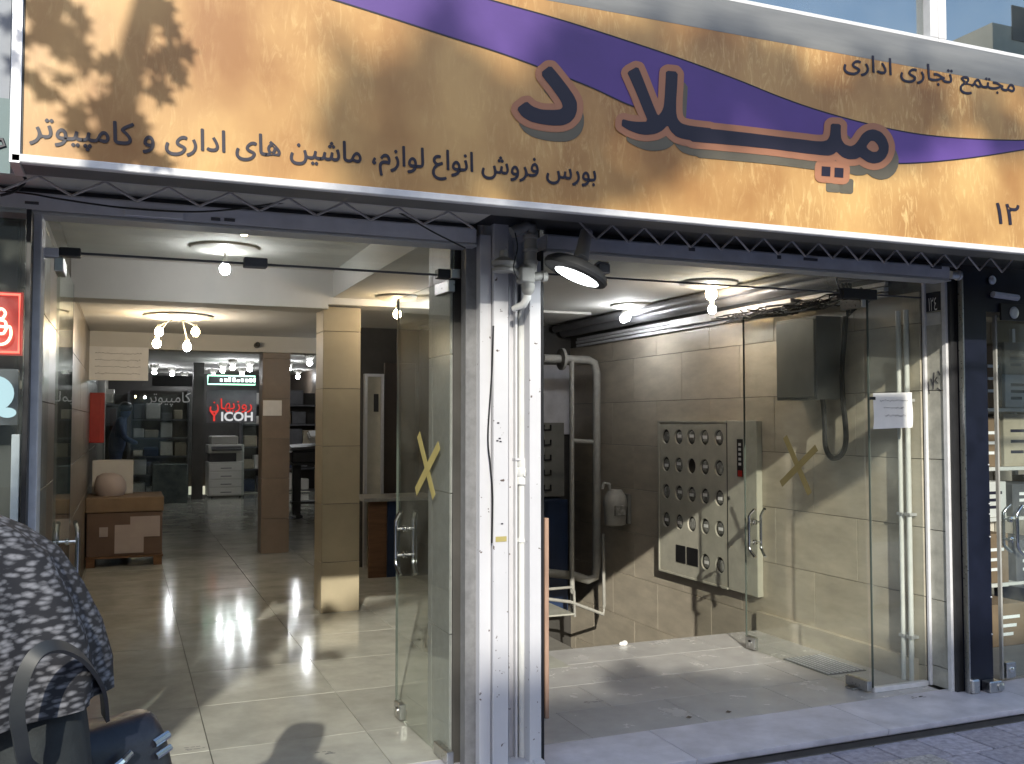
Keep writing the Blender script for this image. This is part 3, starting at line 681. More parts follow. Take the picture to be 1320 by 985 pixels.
# lattice brackets
def lattice(xa, xb, pitch, r, z0, z1, y, label, m='grey'):
    e = empty('lattice_truss', ((xa+xb)/2, y, z0), label, 'truss')
    build('chord', MB().box((xa, y-.008, z1), (xb, y+.008, z1+.014)), m, e)
    x = xa; k = 0
    while x < xb-pitch/2:
        p, q = (x, y, z1 if k % 2 == 0 else z0), (x+pitch/2, y, z0 if k % 2 == 0 else z1)
        build('lattice_bar', MB().tube([p, q], r, 6), m, e); x += pitch/2; k += 1
M['truss'] = mat('truss_paint', (.48, .46, .46), .6, n=20, amt=.2)
lattice(-1.1, 1.32, .205, .0045, 2.268, 2.325, 3.5, 'thin rusty zigzag truss under the left half of the sign', 'truss')
lattice(1.72, 4.2, .153, .0048, 2.262, 2.33, 3.5, 'grey zigzag truss under the right half of the sign', 'truss')
tag(build('soffit_board', MB().box((-1.6, 3.45, 2.345), (1.36, 3.78, 2.36)), 'plaster'), 'pale board behind the left truss under the sign', 'board')
tag(build('soffit_board', MB().box((1.365, 3.45, 2.345), (7, 3.78, 2.36)), 'black'), 'dark board behind the right truss under the sign', 'board')

# ------------------------------------------------------------------ the big sign
SY = 3.18
def S(u, v, dy=0): return aty(u, v, SY-dy)
xS0 = S(30, 150).x; xS1 = 6.2
zS0, zS1, zS2 = 2.312, 3.076, 3.25
sg = empty('shop_sign', (2.2, SY, 2.31), 'long golden shop sign with purple swoosh and large dark lettering', 'sign')
def gold():
    m = bpy.data.materials.new('gold_print'); m.use_nodes = True; t = m.node_tree; b = t.nodes['Principled BSDF']; N = t.nodes.new; L = t.links.new
    tc = N('ShaderNodeTexCoord')
    n1 = N('ShaderNodeTexNoise'); n1.inputs['Scale'].default_value = 2.2; n1.inputs['Detail'].default_value = 5
    mp1 = N('ShaderNodeMapping'); mp1.inputs['Scale'].default_value = (1.1, 1, .8); L(tc.outputs['Object'], mp1.inputs[0]); L(mp1.outputs[0], n1.inputs['Vector'])
    mp = N('ShaderNodeMapping'); mp.inputs['Rotation'].default_value = (0, R(-24), 0); mp.inputs['Scale'].default_value = (26, 1, 7)
    L(tc.outputs['Object'], mp.inputs[0])
    n2 = N('ShaderNodeTexNoise'); n2.inputs['Scale'].default_value = 1; n2.inputs['Detail'].default_value = 7; n2.inputs['Roughness'].default_value = .7; n2.inputs['Distortion'].default_value = 2.2
    L(mp.outputs[0], n2.inputs['Vector'])
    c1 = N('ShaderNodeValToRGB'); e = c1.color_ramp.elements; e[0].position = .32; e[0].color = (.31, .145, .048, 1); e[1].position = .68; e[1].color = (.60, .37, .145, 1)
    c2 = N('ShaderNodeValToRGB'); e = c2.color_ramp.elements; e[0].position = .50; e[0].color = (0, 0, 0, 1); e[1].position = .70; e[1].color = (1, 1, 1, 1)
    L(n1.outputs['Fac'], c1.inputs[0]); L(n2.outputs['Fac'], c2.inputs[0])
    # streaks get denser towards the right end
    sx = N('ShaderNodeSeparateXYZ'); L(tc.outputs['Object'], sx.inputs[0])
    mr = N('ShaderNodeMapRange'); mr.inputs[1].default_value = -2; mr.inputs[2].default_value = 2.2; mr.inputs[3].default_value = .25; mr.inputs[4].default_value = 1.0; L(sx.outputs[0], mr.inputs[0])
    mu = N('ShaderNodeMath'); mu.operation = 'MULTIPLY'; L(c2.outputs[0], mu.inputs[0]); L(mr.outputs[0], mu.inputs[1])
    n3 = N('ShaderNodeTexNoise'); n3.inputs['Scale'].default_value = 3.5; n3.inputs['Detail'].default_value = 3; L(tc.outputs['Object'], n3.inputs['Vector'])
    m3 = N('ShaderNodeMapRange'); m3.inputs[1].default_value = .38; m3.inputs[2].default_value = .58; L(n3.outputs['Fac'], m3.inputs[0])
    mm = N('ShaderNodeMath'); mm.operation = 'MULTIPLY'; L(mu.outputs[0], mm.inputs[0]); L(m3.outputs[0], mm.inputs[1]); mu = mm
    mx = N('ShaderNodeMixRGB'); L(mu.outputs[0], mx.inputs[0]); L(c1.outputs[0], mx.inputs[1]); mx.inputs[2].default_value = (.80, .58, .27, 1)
    L(mx.outputs[0], b.inputs['Base Color']); b.inputs['Roughness'].default_value = .36
    bp = N('ShaderNodeBump'); bp.inputs['Strength'].default_value = .25; bp.inputs['Distance'].default_value = .01; L(n1.outputs['Fac'], bp.inputs['Height']); L(bp.outputs[0], b.inputs['Normal'])
    return m
M['gold'] = gold()
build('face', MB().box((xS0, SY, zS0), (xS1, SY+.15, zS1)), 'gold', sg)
M['purple'] = mat('purple_print', (.105, .055, .24), .42, n=1.5, amt=.18)
M['pink'] = mat('letter_border', (.38, .17, .095), .45)
M['shadowink'] = mat('printed_shadow', (.13, .115, .085), .45, n=3, amt=.15)
# curved metal top
mb = MB(); k = 10; prof = []
for i in range(k+1):
    t = math.pi/2*i/k; prof.append((SY-.0008+.07*(1-math.cos(t)), zS1+.170*math.sin(t)))
prof += [(SY+.15, zS2-.004), (SY+.15, zS1+.001), (SY-.0008, zS1+.0005)]
n_ = len(prof)
vs = [(xS0, p, q) for p, q in prof]+[(xS1, p, q) for p, q in prof]
mb.add(vs, [tuple(range(n_)), tuple(range(2*n_-1, n_-1, -1))]+[(i, i+n_, (i+1)%n_+n_, (i+1)%n_) for i in range(n_)])
M['topmetal'] = mat('brushed_top_metal', (.20, .20, .195), .45, .2, n=3, amt=.12, stretch=(1, 8, 8))
build('top_moulding', mb, 'topmetal', sg, smooth=True)
build('bottom_trim', MB().box((xS0-.03, SY-.012, zS0-.026), (xS1, SY+.02, zS0-.001)).bevel(.003), 'white', sg)
build('underside', MB().box((xS0-.03, SY+.0205, zS0-.022), (xS1, SY+.16, zS0-.002)), 'dgrey', sg)
build('end_trim', MB().box((xS0-.035, SY-.012, zS0-.03), (xS0-.005, SY+.16, zS2)).bevel(.002), 'alu', sg)
build('end_gap', MB().box((xS0-.0045, SY-.004, zS0), (xS0-.0005, SY+.1, zS2)), 'black', sg)
# swoosh: upper and lower edges traced on the sign face
def spline(P, n=8):
    P = [Vector((p[0], p[1], 0)) for p in P]; out = []
    for i in range(len(P)-1):
        a, b, c, d = P[max(i-1, 0)], P[i], P[i+1], P[min(i+2, len(P)-1)]
        for k in range(n):
            t = k/n; q = .5*((2*b)+(-a+c)*t+(2*a-5*b+4*c-d)*t*t+(-a+3*b-3*c+d)*t**3); out.append((q.x, q.y))
    out.append((P[-1].x, P[-1].y)); return out
up = spline([(430, -60), (560, -23), (628, -1), (710, 22), (790, 47), (880, 77), (950, 103), (1010, 127), (1070, 147), (1150, 167), (1220, 177), (1320, 181), (1420, 176)], 6)
lo = spline([(300, -40), (420, -3), (500, 22), (580, 48), (640, 67), (690, 85), (760, 112), (815, 137), (900, 166), (1000, 190), (1080, 205), (1155, 211), (1240, 205), (1320, 193), (1420, 177)], 6)
def zmax(p): return min(p.z, zS1-.004)
def resample(C, us):
    out = []
    for u in us:
        for a, b in zip(C, C[1:]):
            if a[0] <= u <= b[0]: out.append(a[1]+(b[1]-a[1])*(u-a[0])/(b[0]-a[0]+1e-9)); break
        else: out.append(C[0][1] if u < C[0][0] else C[-1][1])
    return out
us = [300+i*8 for i in range(141)]
U_, L_ = resample(up, us), resample(lo, us)
mb = MB(); vs = []; fs = []
for u, a, b in zip(us, U_, L_):
    p, q = S(u, a, .0012), S(u, b, .0012); vs += [(p.x, SY-.0012, zmax(p)), (q.x, SY-.0012, min(q.z, zmax(p)))]
for i in range(len(us)-1): fs.append((2*i, 2*i+2, 2*i+3, 2*i+1))
build('purple_swoosh', mb.add(vs, fs), 'purple', sg)
mb = MB(); vs = []; fs = []
for C in (U_, L_):
    k0 = len(vs)
    for u, v in zip(us, C):
        p = S(u, v); vs += [(p.x, SY-.0018, min(p.z+.0028, zS1-.004)), (p.x, SY-.0018, min(p.z-.0028, zS1-.004))]
    for i in range(len(us)-1): fs.append((k0+2*i, k0+2*i+2, k0+2*i+3, k0+2*i+1))
build('swoosh_outline', mb.add(vs, fs), M['ink'], sg)
# large word: filled outlines traced on the sign face
def Z5(x, y): return (640+x/4.689, 60+y/4.689)
def Z6(x, y): return (900+x/4.689, 100+y/4.689)
dal = [Z5(*p) for p in ((322,115),(260,165),(330,252),(385,330),(398,365),(385,382),(340,386),(270,384),(215,365),(178,332),(118,378),(150,425),(200,455),(265,472),(330,480),(395,480),(440,462),(470,430),(483,390),(483,340),(465,300),(420,235),(370,172))]
lam = [Z5(*p) for p in ((1020,148),(1092,155),(1088,240),(1082,330),(1082,400),(1090,440),(1115,468),(1170,482),(1313,498),(1313,580),(1200,572),(1125,562),(1080,545),(1050,515),(1030,478),(1000,510),(960,530),(900,537),(850,530),(800,510),(765,490),(752,480),(756,440),(800,452),(850,458),(912,456),(880,380),(840,280),(800,190),(785,158),(850,122),(875,180),(910,270),(945,360),(972,422),(995,395),(1008,360),(1014,280),(1018,200))]
mim = [Z6(*p) for p in ((-65,300),(100,315),(300,337),(500,362),(640,378),(700,386),(745,388),(775,380),(790,355),(795,320),(797,280),(858,284),(856,330),(860,375),(880,405),(915,418),(940,408),(960,385),(985,345),(1015,322),(1055,314),(1100,330),(1130,365),(1147,410),(1145,450),(1128,488),(1095,515),(1055,523),(1015,512),(985,490),(972,482),(950,495),(905,497),(870,485),(845,465),(830,450),(815,465),(790,474),(740,472),(620,458),(450,435),(250,415),(80,400),(-65,388))]
hole = [Z6(*p) for p in ((1010,420),(1035,385),(1058,385),(1080,408),(1088,432),(1075,450),(1050,452),(1025,438))]
dots = [[Z6(*p) for p in ((742,538),(795,542),(793,600),(740,596))], [Z6(*p) for p in ((820,546),(874,550),(872,608),(818,604))]]
def smoothpoly(P, it=2):
    for _ in range(it):
        Q = []
        for i, p in enumerate(P):
            q = P[(i+1) % len(P)]; Q += [(p[0]*.82+q[0]*.18, p[1]*.82+q[1]*.18), (p[0]*.18+q[0]*.82, p[1]*.18+q[1]*.82)]
        P = Q
    return P
def offset_poly(P, d):      # outward offset in pixels of the drawing; returns list of convex-ish quads and discs
    return P
def fill_mb(polys, y, holes=()):
    """polygons with holes filled through a 2D curve"""
    c = bpy.data.curves.new('t', 'CURVE'); c.dimensions = '2D'; c.fill_mode = 'FRONT'
    for P in list(polys)+list(holes):
        s = c.splines.new('POLY'); s.points.add(len(P)-1); s.use_cyclic_u = True
        for i, (u, v) in enumerate(P): q = S(u, v); s.points[i].co = (q.x, q.z, 0, 1)
    o = bpy.data.objects.new('t', c); COL.objects.link(o); bpy.context.view_layer.update()
    me = o.evaluated_get(bpy.context.evaluated_depsgraph_get()).to_mesh()
    P = [(v.co.x, y, v.co.y) for v in me.vertices]; F = [tuple(p.vertices) for p in me.polygons]
    o.to_mesh_clear(); bpy.data.objects.remove(o); bpy.data.curves.remove(c)
    return MB().add(P, F)
sd, sm_, sl_ = smoothpoly(dal, 1), smoothpoly(mim, 1), smoothpoly(lam, 1)
letters = [sd, sl_, sm_]+dots
def band(P, r, y, du=0, dv=0, mb=None, step=0):
    """closed outline thickened by r pixels: discs and quads, each a hair further out so none coincide"""
    mb = mb or MB(); n = len(P)
    for i in range(n):
        a, b = P[i], P[(i+1) % n]; dx, dy = b[0]-a[0], b[1]-a[1]; L = math.hypot(dx, dy) or 1; nx, ny = -dy/L*r, dx/L*r
        yy = y-.00001*i
        q = [(a[0]+nx, a[1]+ny), (b[0]+nx, b[1]+ny), (b[0]-nx, b[1]-ny), (a[0]-nx, a[1]-ny)]
        mb.add([(*((lambda s: (s.x, yy, s.z))(S(u+du, v+dv))),) for u, v in q], [(0, 1, 2, 3)])
        mb.add([(lambda s: (s.x, yy-.0006, s.z))(S(a[0]+du+r*math.cos(k*math.pi/6), a[1]+dv+r*math.sin(k*math.pi/6))) for k in range(12)], [tuple(range(12))])
    return mb
def join_into(mb, other):
    tm = bpy.data.meshes.new('t'); other.b.to_mesh(tm); mb.b.from_mesh(tm); other.b.free(); bpy.data.meshes.remove(tm); return mb
for i_, P in enumerate(letters):
    dx_ = 10 if P is not sd else 6; e_ = .00004*i_
    build('letter_shadow', join_into(band(P, 3.5, SY-.0015-e_, dx_, 17), fill_mb([[(u+dx_, v+17) for u, v in P]], SY-.0028-e_)), 'shadowink', sg)
    build('letter_border', join_into(band(P, 8.5, SY-.0033-e_), fill_mb([P], SY-.0047-e_)), 'pink', sg)
build('letter', fill_mb([sd], SY-.0053), 'ink', sg); build('letter', fill_mb([sl_], SY-.0053), 'ink', sg)
build('letter', fill_mb([sm_], SY-.0056, [smoothpoly(hole, 1)]), 'ink', sg)
for dd in dots: build('letter_dot', fill_mb([dd], SY-.0053), 'ink', sg)
def signtext(s, u0, u1, vb0, vb1, h0, name='lettering', bold=0):
    """line of lettering from u0 to u1; vb: lowest / highest ink at the middle"""
    a, b = S(u0, vb0), S(u1, vb1)
    um = (u0+u1)/2; zc = S(um, (vb0+vb1)/2)
    mb = text_mb(s if s[0] in '۱۲' else shape(s), a.x, b.x, 0, 1, SY-.0019, bold, to=lambda p: (p[0], p[1], a.z+(b.z-a.z)*(p[0]-a.x)/(b.x-a.x)+(p[2])*h0), fat=.0016)
    bm = mb.b; bm.faces.ensure_lookup_table(); seen = set(); isl = []
    for f in bm.faces:
        if f in seen: continue
        st_ = [f]; seen.add(f); cur = []
        while st_:
            g_ = st_.pop(); cur.append(g_)
            for ed in g_.edges:
                for h_ in ed.link_faces:
                    if h_ not in seen: seen.add(h_); st_.append(h_)
        xs = [v.co.x for q in cur for v in q.verts]; isl.append([min(xs), max(xs), cur])
    isl.sort(key=lambda t: t[0]); words = []
    for i in isl:
        if words and i[0] < words[-1][1]+.022: words[-1][1] = max(words[-1][1], i[1]); words[-1][2] += i[2]
        else: words.append(i)
    for x0_, x1_, fs_l in words:
        m2 = MB(); mp_ = {}
        for f in fs_l:
            for v in f.verts:
                if v not in mp_: mp_[v] = m2.b.verts.new(v.co)
            m2.b.faces.new([mp_[v] for v in f.verts])
        build('lettering_word', m2, 'ink', sg, kind='stuff')
    bm.free()
signtext('بورس فروش انواع لوازم، ماشین های اداری و کامپیوتر', 38, 768, 193, 247, .108)
signtext('مجتمع تجاری اداری', 1087, 1308, 100, 130, .112)
signtext('۱۲', 1284, 1314, 288, 291, .095)
# ------------------------------------------------------------------ window band above the sign
def win(xa, xb, label):
    e = empty('upper_window', ((xa+xb)/2, 3.52, 3.18), label, 'window')
    zt = 4.9
    for q in (((xa, 3.45, 3.336), (xb, 3.55, 3.375)), ((xa, 3.45, zt), (xb, 3.55, zt+.05)), ((xa, 3.451, 3.376), (xa+.05, 3.549, zt-.001)), ((xb-.05, 3.451, 3.376), (xb, 3.549, zt-.001))):
        build('window_frame', MB().box(*q).bevel(.003), 'white', e)
    build('window_pane', MB().box((xa+.05, 3.497, 3.375), (xb-.05, 3.503, zt)), 'mirror', e)
M['mirror'] = glass_mat('window_glass', (.40, .45, .52), .5, .36)
xm = xl(1200, 3.5, 50)
win(xm-1.75, xm, 'upper window with bluish glass left of the white mullion'); win(xm+.003, xm+1.75, 'upper window reflecting sky right of the white mullion'); win(xm-3.503, xm-1.753, 'upper window hidden mostly above the sign middle')
# left neighbour -------------------------------------------------------
nsn = empty('neighbour_sign', (-.8, SY, 2.33), 'grey neighbouring sign panel cut by the left frame edge', 'sign')
build('panel', MB().box((-2.2, SY+.02, 2.335), (xS0-.04, SY+.15, 3.2)), 'nsign', nsn) if 'nsign' in M else None
M['nsign'] = mat('neighbour_panel', (.22, .24, .28), .5, n=3, amt=.2)
build('panel', MB().box((-2.2, SY+.02, 2.335), (xS0-.04, SY+.15, 3.2)), 'nsign', nsn)
M['teal'] = mat('teal_print', (.10, .16, .17), .5, n=3, amt=.15)
a, b = aty(-40, 168, SY), aty(12, 222, SY)
build('printed_panel', MB().box((a.x, SY+.0185, b.z), (b.x, SY+.0195, aty(12, 125, SY).z)), 'teal', nsn)
build('logo', MB().tube([aty(u, v, SY+.016) for u, v in ((-6, 180), (3, 180), (6, 188), (-2, 190))], .006, 6), 'ink', nsn)
ln = empty('neighbour_shopfront', (-.9, 3.9, FZ), 'dark shopfront with grey posts at the far left edge', 'shopfront')
build('glass_pane', MB().box((-2.2, 3.63, FZ), (xl(27, 3.63), 3.64, 2.24)), 'glass2', ln)
build('backing', MB().box((-2.2, 3.885, FZ), (-.37, 3.897, 2.24)), 'darkwall', ln)
build('post', MB().box((xl(14, 3.65), 3.65, FZ), (xl(25, 3.65), 3.70, aty(14, 560, 3.65).z)).bevel(.002), 'white', ln)
build('dark_post', MB().box((xl(27.5, 3.64), 3.64, FZ), (xl(34, 3.64), 3.88, 2.24)), 'black', ln)
structure('left_neighbour_room', MB().box((-2.4, 5.6, 0), (-.56, 5.7, 2.6)).box((-2.4, 3.95, -.1), (-.56, 5.59, FZ)).box((-2.4, 3.95, 2.5), (-.56, 5.59, 2.6)), 'darkwall')
nn = empty('neon_sign', (-.6, 4.05, 1.75), 'glowing red neon sign in the far left shop window', 'neon sign')
def B(u, v, y=3.72): return aty(u, v, y)
a, b = B(-70, 372), B(28, 458)
build('backing_board', MB().box((a.x, 3.73, b.z), (b.x, 3.75, a.z)), 'neonback', nn) if 'neonback' in M else None
M['neonback'] = mat('red_backing', (.20, .03, .025), .4, emit=(.8, .05, .03), es=.22)
build('backing_board', MB().box((a.x, 3.73, b.z), (b.x, 3.75, a.z)), 'neonback', nn)
build('frame_tube', MB().tube([(a.x, 4.05, a.z), (b.x-.01, 4.05, a.z-.01), (b.x-.01, 4.05, b.z+.01), (a.x, 4.05, b.z)], .006, 8), 'neonframe', nn) if 'neonframe' in M else None
M['neonframe'] = emat('neon_frame', (1, .12, .08), 2.0)
build('frame_tube', MB().tube([(a.x, 3.72, a.z-.01), (b.x-.01, 3.72, a.z-.01), (b.x-.01, 3.72, b.z+.01), (a.x, 3.72, b.z+.01)], .005, 8), 'neonframe', nn)
for P in ([(-6, 402), (2, 398), (7, 404), (2, 411), (-5, 408)], [(-4, 412), (6, 414), (7, 421), (-2, 421), (-6, 428), (4, 430), (9, 422), (13, 422), (14, 432), (9, 441), (0, 444), (-8, 440)]):
    build('neon_tube', MB().tube([B(u, v, 3.71) for u, v in spline(P, 4)], .0045, 8), 'neon', nn, smooth=True)
wsn = empty('lit_round_sign', (-.6, 4.05, 1.5), 'pale lit round logo sign below the red neon sign', 'sign')
a, b = B(-70, 474), B(22, 548)
build('sign_box', MB().box((a.x, 3.73, b.z-.0), (b.x, 3.77, a.z)), 'dgrey', wsn)
build('lit_ring', MB().lathe((B(-8, 507).x, 3.728, B(-8, 507).z), [(.05, 0), (.062, .001), (.062, .004), (.05, .005)], 24, (0, -1, 0)), 'signlit', wsn)
build('lit_dot', MB().ball((B(9, 532).x, 3.724, B(9, 532).z), .018, 12, sx=1.6, sy=.2), 'signlit', wsn)
tag(build('yellow_crate', MB().box((-1.1, 3.72, 1.03), (xl(25, 3.75), 3.86, 1.075)).bevel(.008), mat('yellow_plastic', (.4, .33, .03), .5)), 'yellow crate edge on a shelf in the far left shop window', 'crate')

# ------------------------------------------------------------------ flood lamp
fl_ = empty('flood_lamp', tuple(aty(750, 310, 3.5)), 'round white flood lamp on a thick arm above the right entrance', 'lamp')
c0 = aty(742, 351, 3.50); ax = Vector((-.42, .42, 1)).normalized()   # lamp axis pointing up/back
dn = (RT*-.36-Vector((0, 0, 1))*.84-FW*.05).normalized()
build('housing', MB().lathe(c0, [(.115, .018), (.135, .012), (.14, 0), (.135, -.015), (.11, -.035), (.06, -.05), (.03, -.054)], 36, dn), 'housing', fl_, smooth=True) if 'housing' in M else None
M['housing'] = mat('lamp_housing', (.035, .036, .038), .45, n=20, amt=.2)
build('housing', MB().lathe(c0, [(.118, .016), (.135, .012), (.14, 0), (.135, -.015), (.11, -.035), (.06, -.05), (.03, -.054)], 36, dn), 'housing', fl_, smooth=True)
lens_c = c0
build('lamp_lens', MB().lathe(c0+dn*.0165+RT*.012, [(.096, 0), (.096, .004), (.088, .007)], 36, dn), 'led', fl_)
a_ = c0-dn*.05; b_ = aty(756, 300, 3.60)
build('arm', MB().tube([a_, a_+(b_-a_)*.45, b_], [.034, .028, .026], 16), 'arm', fl_, smooth=True) if 'arm' in M else None
M['arm'] = mat('arm_paint', (.45, .45, .47), .5, n=10, amt=.15)
build('arm', MB().tube([a_, a_+(b_-a_)*.5, b_], [.034, .028, .027], 16), 'arm', fl_, smooth=True)
jb = aty(778, 345, 3.52)
build('cable_gland', MB().box((jb.x-.03, 3.50, jb.z-.028), (jb.x+.022, 3.55, jb.z+.015)).bevel(.004).tube([aty(u, v, 3.50) for u, v in ((752, 343), (764, 344), (772, 338), (784, 339), (783, 343))], .005, 6), 'dgrey', fl_)

# ------------------------------------------------------------------ ceiling lamps
def lamp(u, v, z, label, bulbs, warm_plate=False, plate=.19, group=None, oval=1.0):
    c = atz(u, v, z); e = empty('ceiling_lamp', (c.x, c.y, z), label, 'ceiling lamp', group)
    build('ceiling_plate', MB().lathe((c.x, c.y, z-.001), [(plate, 0), (plate*.98, -.012), (plate*.75, -.028), (.05, -.034)], 28, (0, 0, 1)), 'plate', e, smooth=True)
    for (du, bv, kind, r) in bulbs:
        d = ray(u+du, bv); t = (c.y)/d.y; p = CAM+d*t; p.y = c.y
        build('bulb_arm', MB().tube([(c.x, c.y, z-.03), ((c.x+p.x)/2, c.y, z-.05), (p.x, p.y, p.z+r*1.5)], .006, 6), 'plate', e)
        b = build('bulb', MB().ball(p, r, 12, sz=1.15), kind, e, smooth=True)
        build('bulb_socket', MB().lathe((p.x, p.y, p.z+r*.95), [(r*.5, 0), (r*.55, .02), (r*.4, .035)], 12), 'plate', e)
M['plate'] = mat('lamp_plate', (.55, .54, .50), .4, n=6, amt=.06)
lamp(290, 319, 2.648, 'ceiling lamp with a single cool bulb near the left entrance ceiling', [(0, 347, 'cool', .034)], plate=.22)
lamp(318, 291, 2.648, 'ceiling lamp nearest the left transom with a warm bulb', [(-3, 297, 'warm', .03)], plate=.13)
lamp(230, 407, 2.448, 'four bulb warm ceiling lamp behind the dropped beam', [(-25, 428, 'warm', .036), (22, 428, 'warm', .036), (-28, 443, 'warm', .036), (11, 447, 'cool', .036)], plate=.30)
lamp(512, 382, 2.448, 'ceiling lamp with amber lit plate right of the tiled column', [(0, 405, 'warm', .03)], plate=.16)
lamp(560, 383, 2.448, 'added cool bulb standing for outside glare on the open glass door', [(9, 400, 'cool', .034)], plate=.15)  # bulb added in place of the outside glare reflected on the door glass
lamp(566, 421, 2.448, 'amber ceiling lamp further back behind the open glass door', [(6, 431, 'warm', .045)], plate=.2)
lamp(500, 438, 2.448, 'round white plate ceiling lamp before the elevator', [(4, 455, 'cool', .045)], plate=.35)
lamp(816, 393, 2.468, 'round ceiling lamp with two cool bulbs over the landing', [(-12, 411, 'cool', .03), (-8, 409, 'cool', .03)], plate=.19)
lamp(913, 364, 2.468, 'round ceiling lamp with one amber and one white bulb over the landing', [(4, 379, 'warm', .04), (5, 399, 'cool', .028)], plate=.20)
for u, v, lab in ((199, 478, 'bright tube lamp by the hanging white board'), (275, 483, 'left one of the far shop strip lamps'), (287, 476, 'second of the far shop strip lamps'), (300, 472, 'third of the far shop strip lamps'), (372, 474, 'far lamp left of the tiled column'), (399, 466, 'brightest far lamp beside the tiled column'), (222, 481, 'small far lamp above the rear glass lettering'), (238, 487, 'faint far lamp next to the dark mullion'), (312, 482, 'far lamp right of the strip lamps'), (384, 484, 'small far lamp behind the brown column'), (322, 474, 'last far strip lamp before the brown column')):
    p = atz(u, v, 2.50)
    e = empty('far_lamp', (p.x, p.y, 2.62), lab, 'ceiling lamp')
    build('bulb', MB().ball((p.x, p.y, 2.47), .045, 10), 'coolfar', e); build('lamp_base', MB().lathe((p.x, p.y, 2.53), [(.05, 0), (.08, .04), (.08, .09)], 14), 'plate', e)

# ------------------------------------------------------------------ things in the left unit
# pallet + carton + sack
bxl, bxr = xl(111, 10.35, 700), xl(209, 10.35, 700)
pal = empty('wooden_pallet', ((bxl+bxr)/2, 10.7, FZ), 'low wooden pallet under the big brown carton', 'pallet')
for k in range(5): build('deck_board', MB().box((bxl-.01, 10.33+.17*k, FZ+.085), (bxr+.01, 10.46+.17*k, FZ+.105)).bevel(.002), 'wood', pal)
for x in (bxl, (bxl+bxr)/2-.04, bxr-.08):
    for y in (10.34, 11.02): build('block', MB().box((x, y, FZ), (x+.08, y+.1, FZ+.084)), 'wood', pal) if not (x > bxl and x < bxr-.1 and y < 10.5) else None
bc = empty('large_carton', ((bxl+bxr)/2, 10.7, FZ+.106), 'large brown cardboard carton on the pallet with pasted white papers', 'carton')
build('carton_body', MB().box((bxl, 10.35, FZ+.106), (bxr, 11.1, .66)).bevel(.006), 'card3', bc) if 'card3' in M else None
M['card3'] = mat('carton_reddish', (.14, .092, .07), .85, n=5, amt=.12)
build('carton_body', MB().box((bxl, 10.35, FZ+.106), (bxr, 11.1, .60)).bevel(.006), 'card3', bc)
build('carton_lid', MB().box((bxl-.012, 10.337, .601), (bxr+.012, 11.112, .745)).bevel(.006), 'card', bc)
for u0, v0, u1, v1 in ((148, 677, 185, 712), (168, 666, 206, 691), (128, 680, 139, 692)):
    a, b = aty(u0, v0, 10.345), aty(u1, v1, 10.345); build('pasted_paper', MB().box((a.x, 10.3445-.001*(u0 % 3), b.z), (b.x, 10.3485-.001*(u0 % 3), a.z)), 'paper2', bc) if 'paper2' in M else None
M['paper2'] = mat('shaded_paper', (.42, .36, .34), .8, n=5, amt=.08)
for k, (u0, v0, u1, v1) in enumerate(((148, 677, 185, 712), (168, 666, 206, 691), (128, 680, 139, 692))):
    a, b = aty(u0, v0, 10.345), aty(u1, v1, 10.345); build('pasted_paper', MB().box((a.x, 10.3435-.0015*k, b.z), (b.x, 10.3445-.0015*k+.0005, a.z)), 'paper2', bc)
s0 = aty(142, 633, 10.6)
tag(build('sack', MB().loft([((s0.x, 10.7, .746), .13, .11), ((s0.x, 10.7, .80), .155, .13), ((s0.x, 10.7, .88), .15, .125), ((s0.x-.01, 10.7, .945), .12, .10), ((s0.x-.02, 10.7, .975), .06, .05)], 18), M['paper2'], smooth=True), 'rounded pale sack lying on top of the big carton', 'sack')
tag(build('white_box', MB().box((s0.x-.18, 10.9, .746), (s0.x+.22, 11.08, 1.10)).bevel(.004), 'offwhite'), 'white printed box standing behind the pale sack', 'box')
a, b = aty(113, 506, 11.15), aty(134, 571, 11.15)
rc = empty('fire_hose_cabinet', ((a.x+b.x)/2, 11.2, b.z), 'red fire cabinet on the wall behind the cartons', 'fire cabinet')
build('cabinet_body', MB().box((a.x, 11.15, b.z), (b.x, 11.35, a.z)).bevel(.006), 'redm', rc); build('cabinet_door', MB().box((a.x+.015, 11.14, b.z+.02), (b.x-.04, 11.1495, a.z-.02)).bevel(.003), 'redm', rc)
a, b = aty(112, 446, 10.72), aty(191, 491, 10.72)
wb = empty('hanging_board', ((a.x+b.x)/2, 10.72, b.z), 'white board with faint handwriting hanging from the rear beam', 'board')
build('board', MB().box((a.x, 10.72, b.z), (b.x, 10.76, a.z)).bevel(.003), 'paper', wb)
mb = MB(); rr = random.Random(5)
for k in range(4):
    x = a.x+.08
    while x < b.x-.08: L = rr.uniform(.01, .03); zz = a.z-.07-.07*k; mb.tube([(x, 10.718, zz), (x+L/2, 10.718, zz+rr.uniform(-.01, .01)), (x+L, 10.718, zz)], .002, 4); x += L+.006
build('handwriting', mb, 'dgrey', wb, kind='stuff')
# security camera dome on beam
p = aty(331, 445, 10.78); tag(build('security_camera', MB().tube([(p.x, 10.70, p.z), (p.x, 10.80, p.z)], .03, 12), 'black'), 'small dark security camera on the rear beam', 'camera')
# far shopfront
FY = 18.6
fs_ = empty('inner_shopfront', (.9, FY, FZ), 'glazed inner shopfront at the back of the left unit', 'shopfront')
def fx(u): return xl(u, FY, 560)
build('glass_pane', MB().box((fx(128), FY, FZ), (fx(247), FY+.01, 2.0)), 'glass2', fs_)
build('mullion', MB().box((fx(248), FY-.04, FZ), (fx(262), FY+.1, 2.6)), 'darkwall', fs_)
build('header_panel', MB().box((fx(195), FY-.02, aty(200, 498, FY).z), (fx(247), FY+.02, aty(200, 484, FY).z)), 'black', fs_)
build('glass_pane', MB().box((fx(312), FY, FZ), (fx(330), FY+.01, 2.0)), 'glass2', fs_)
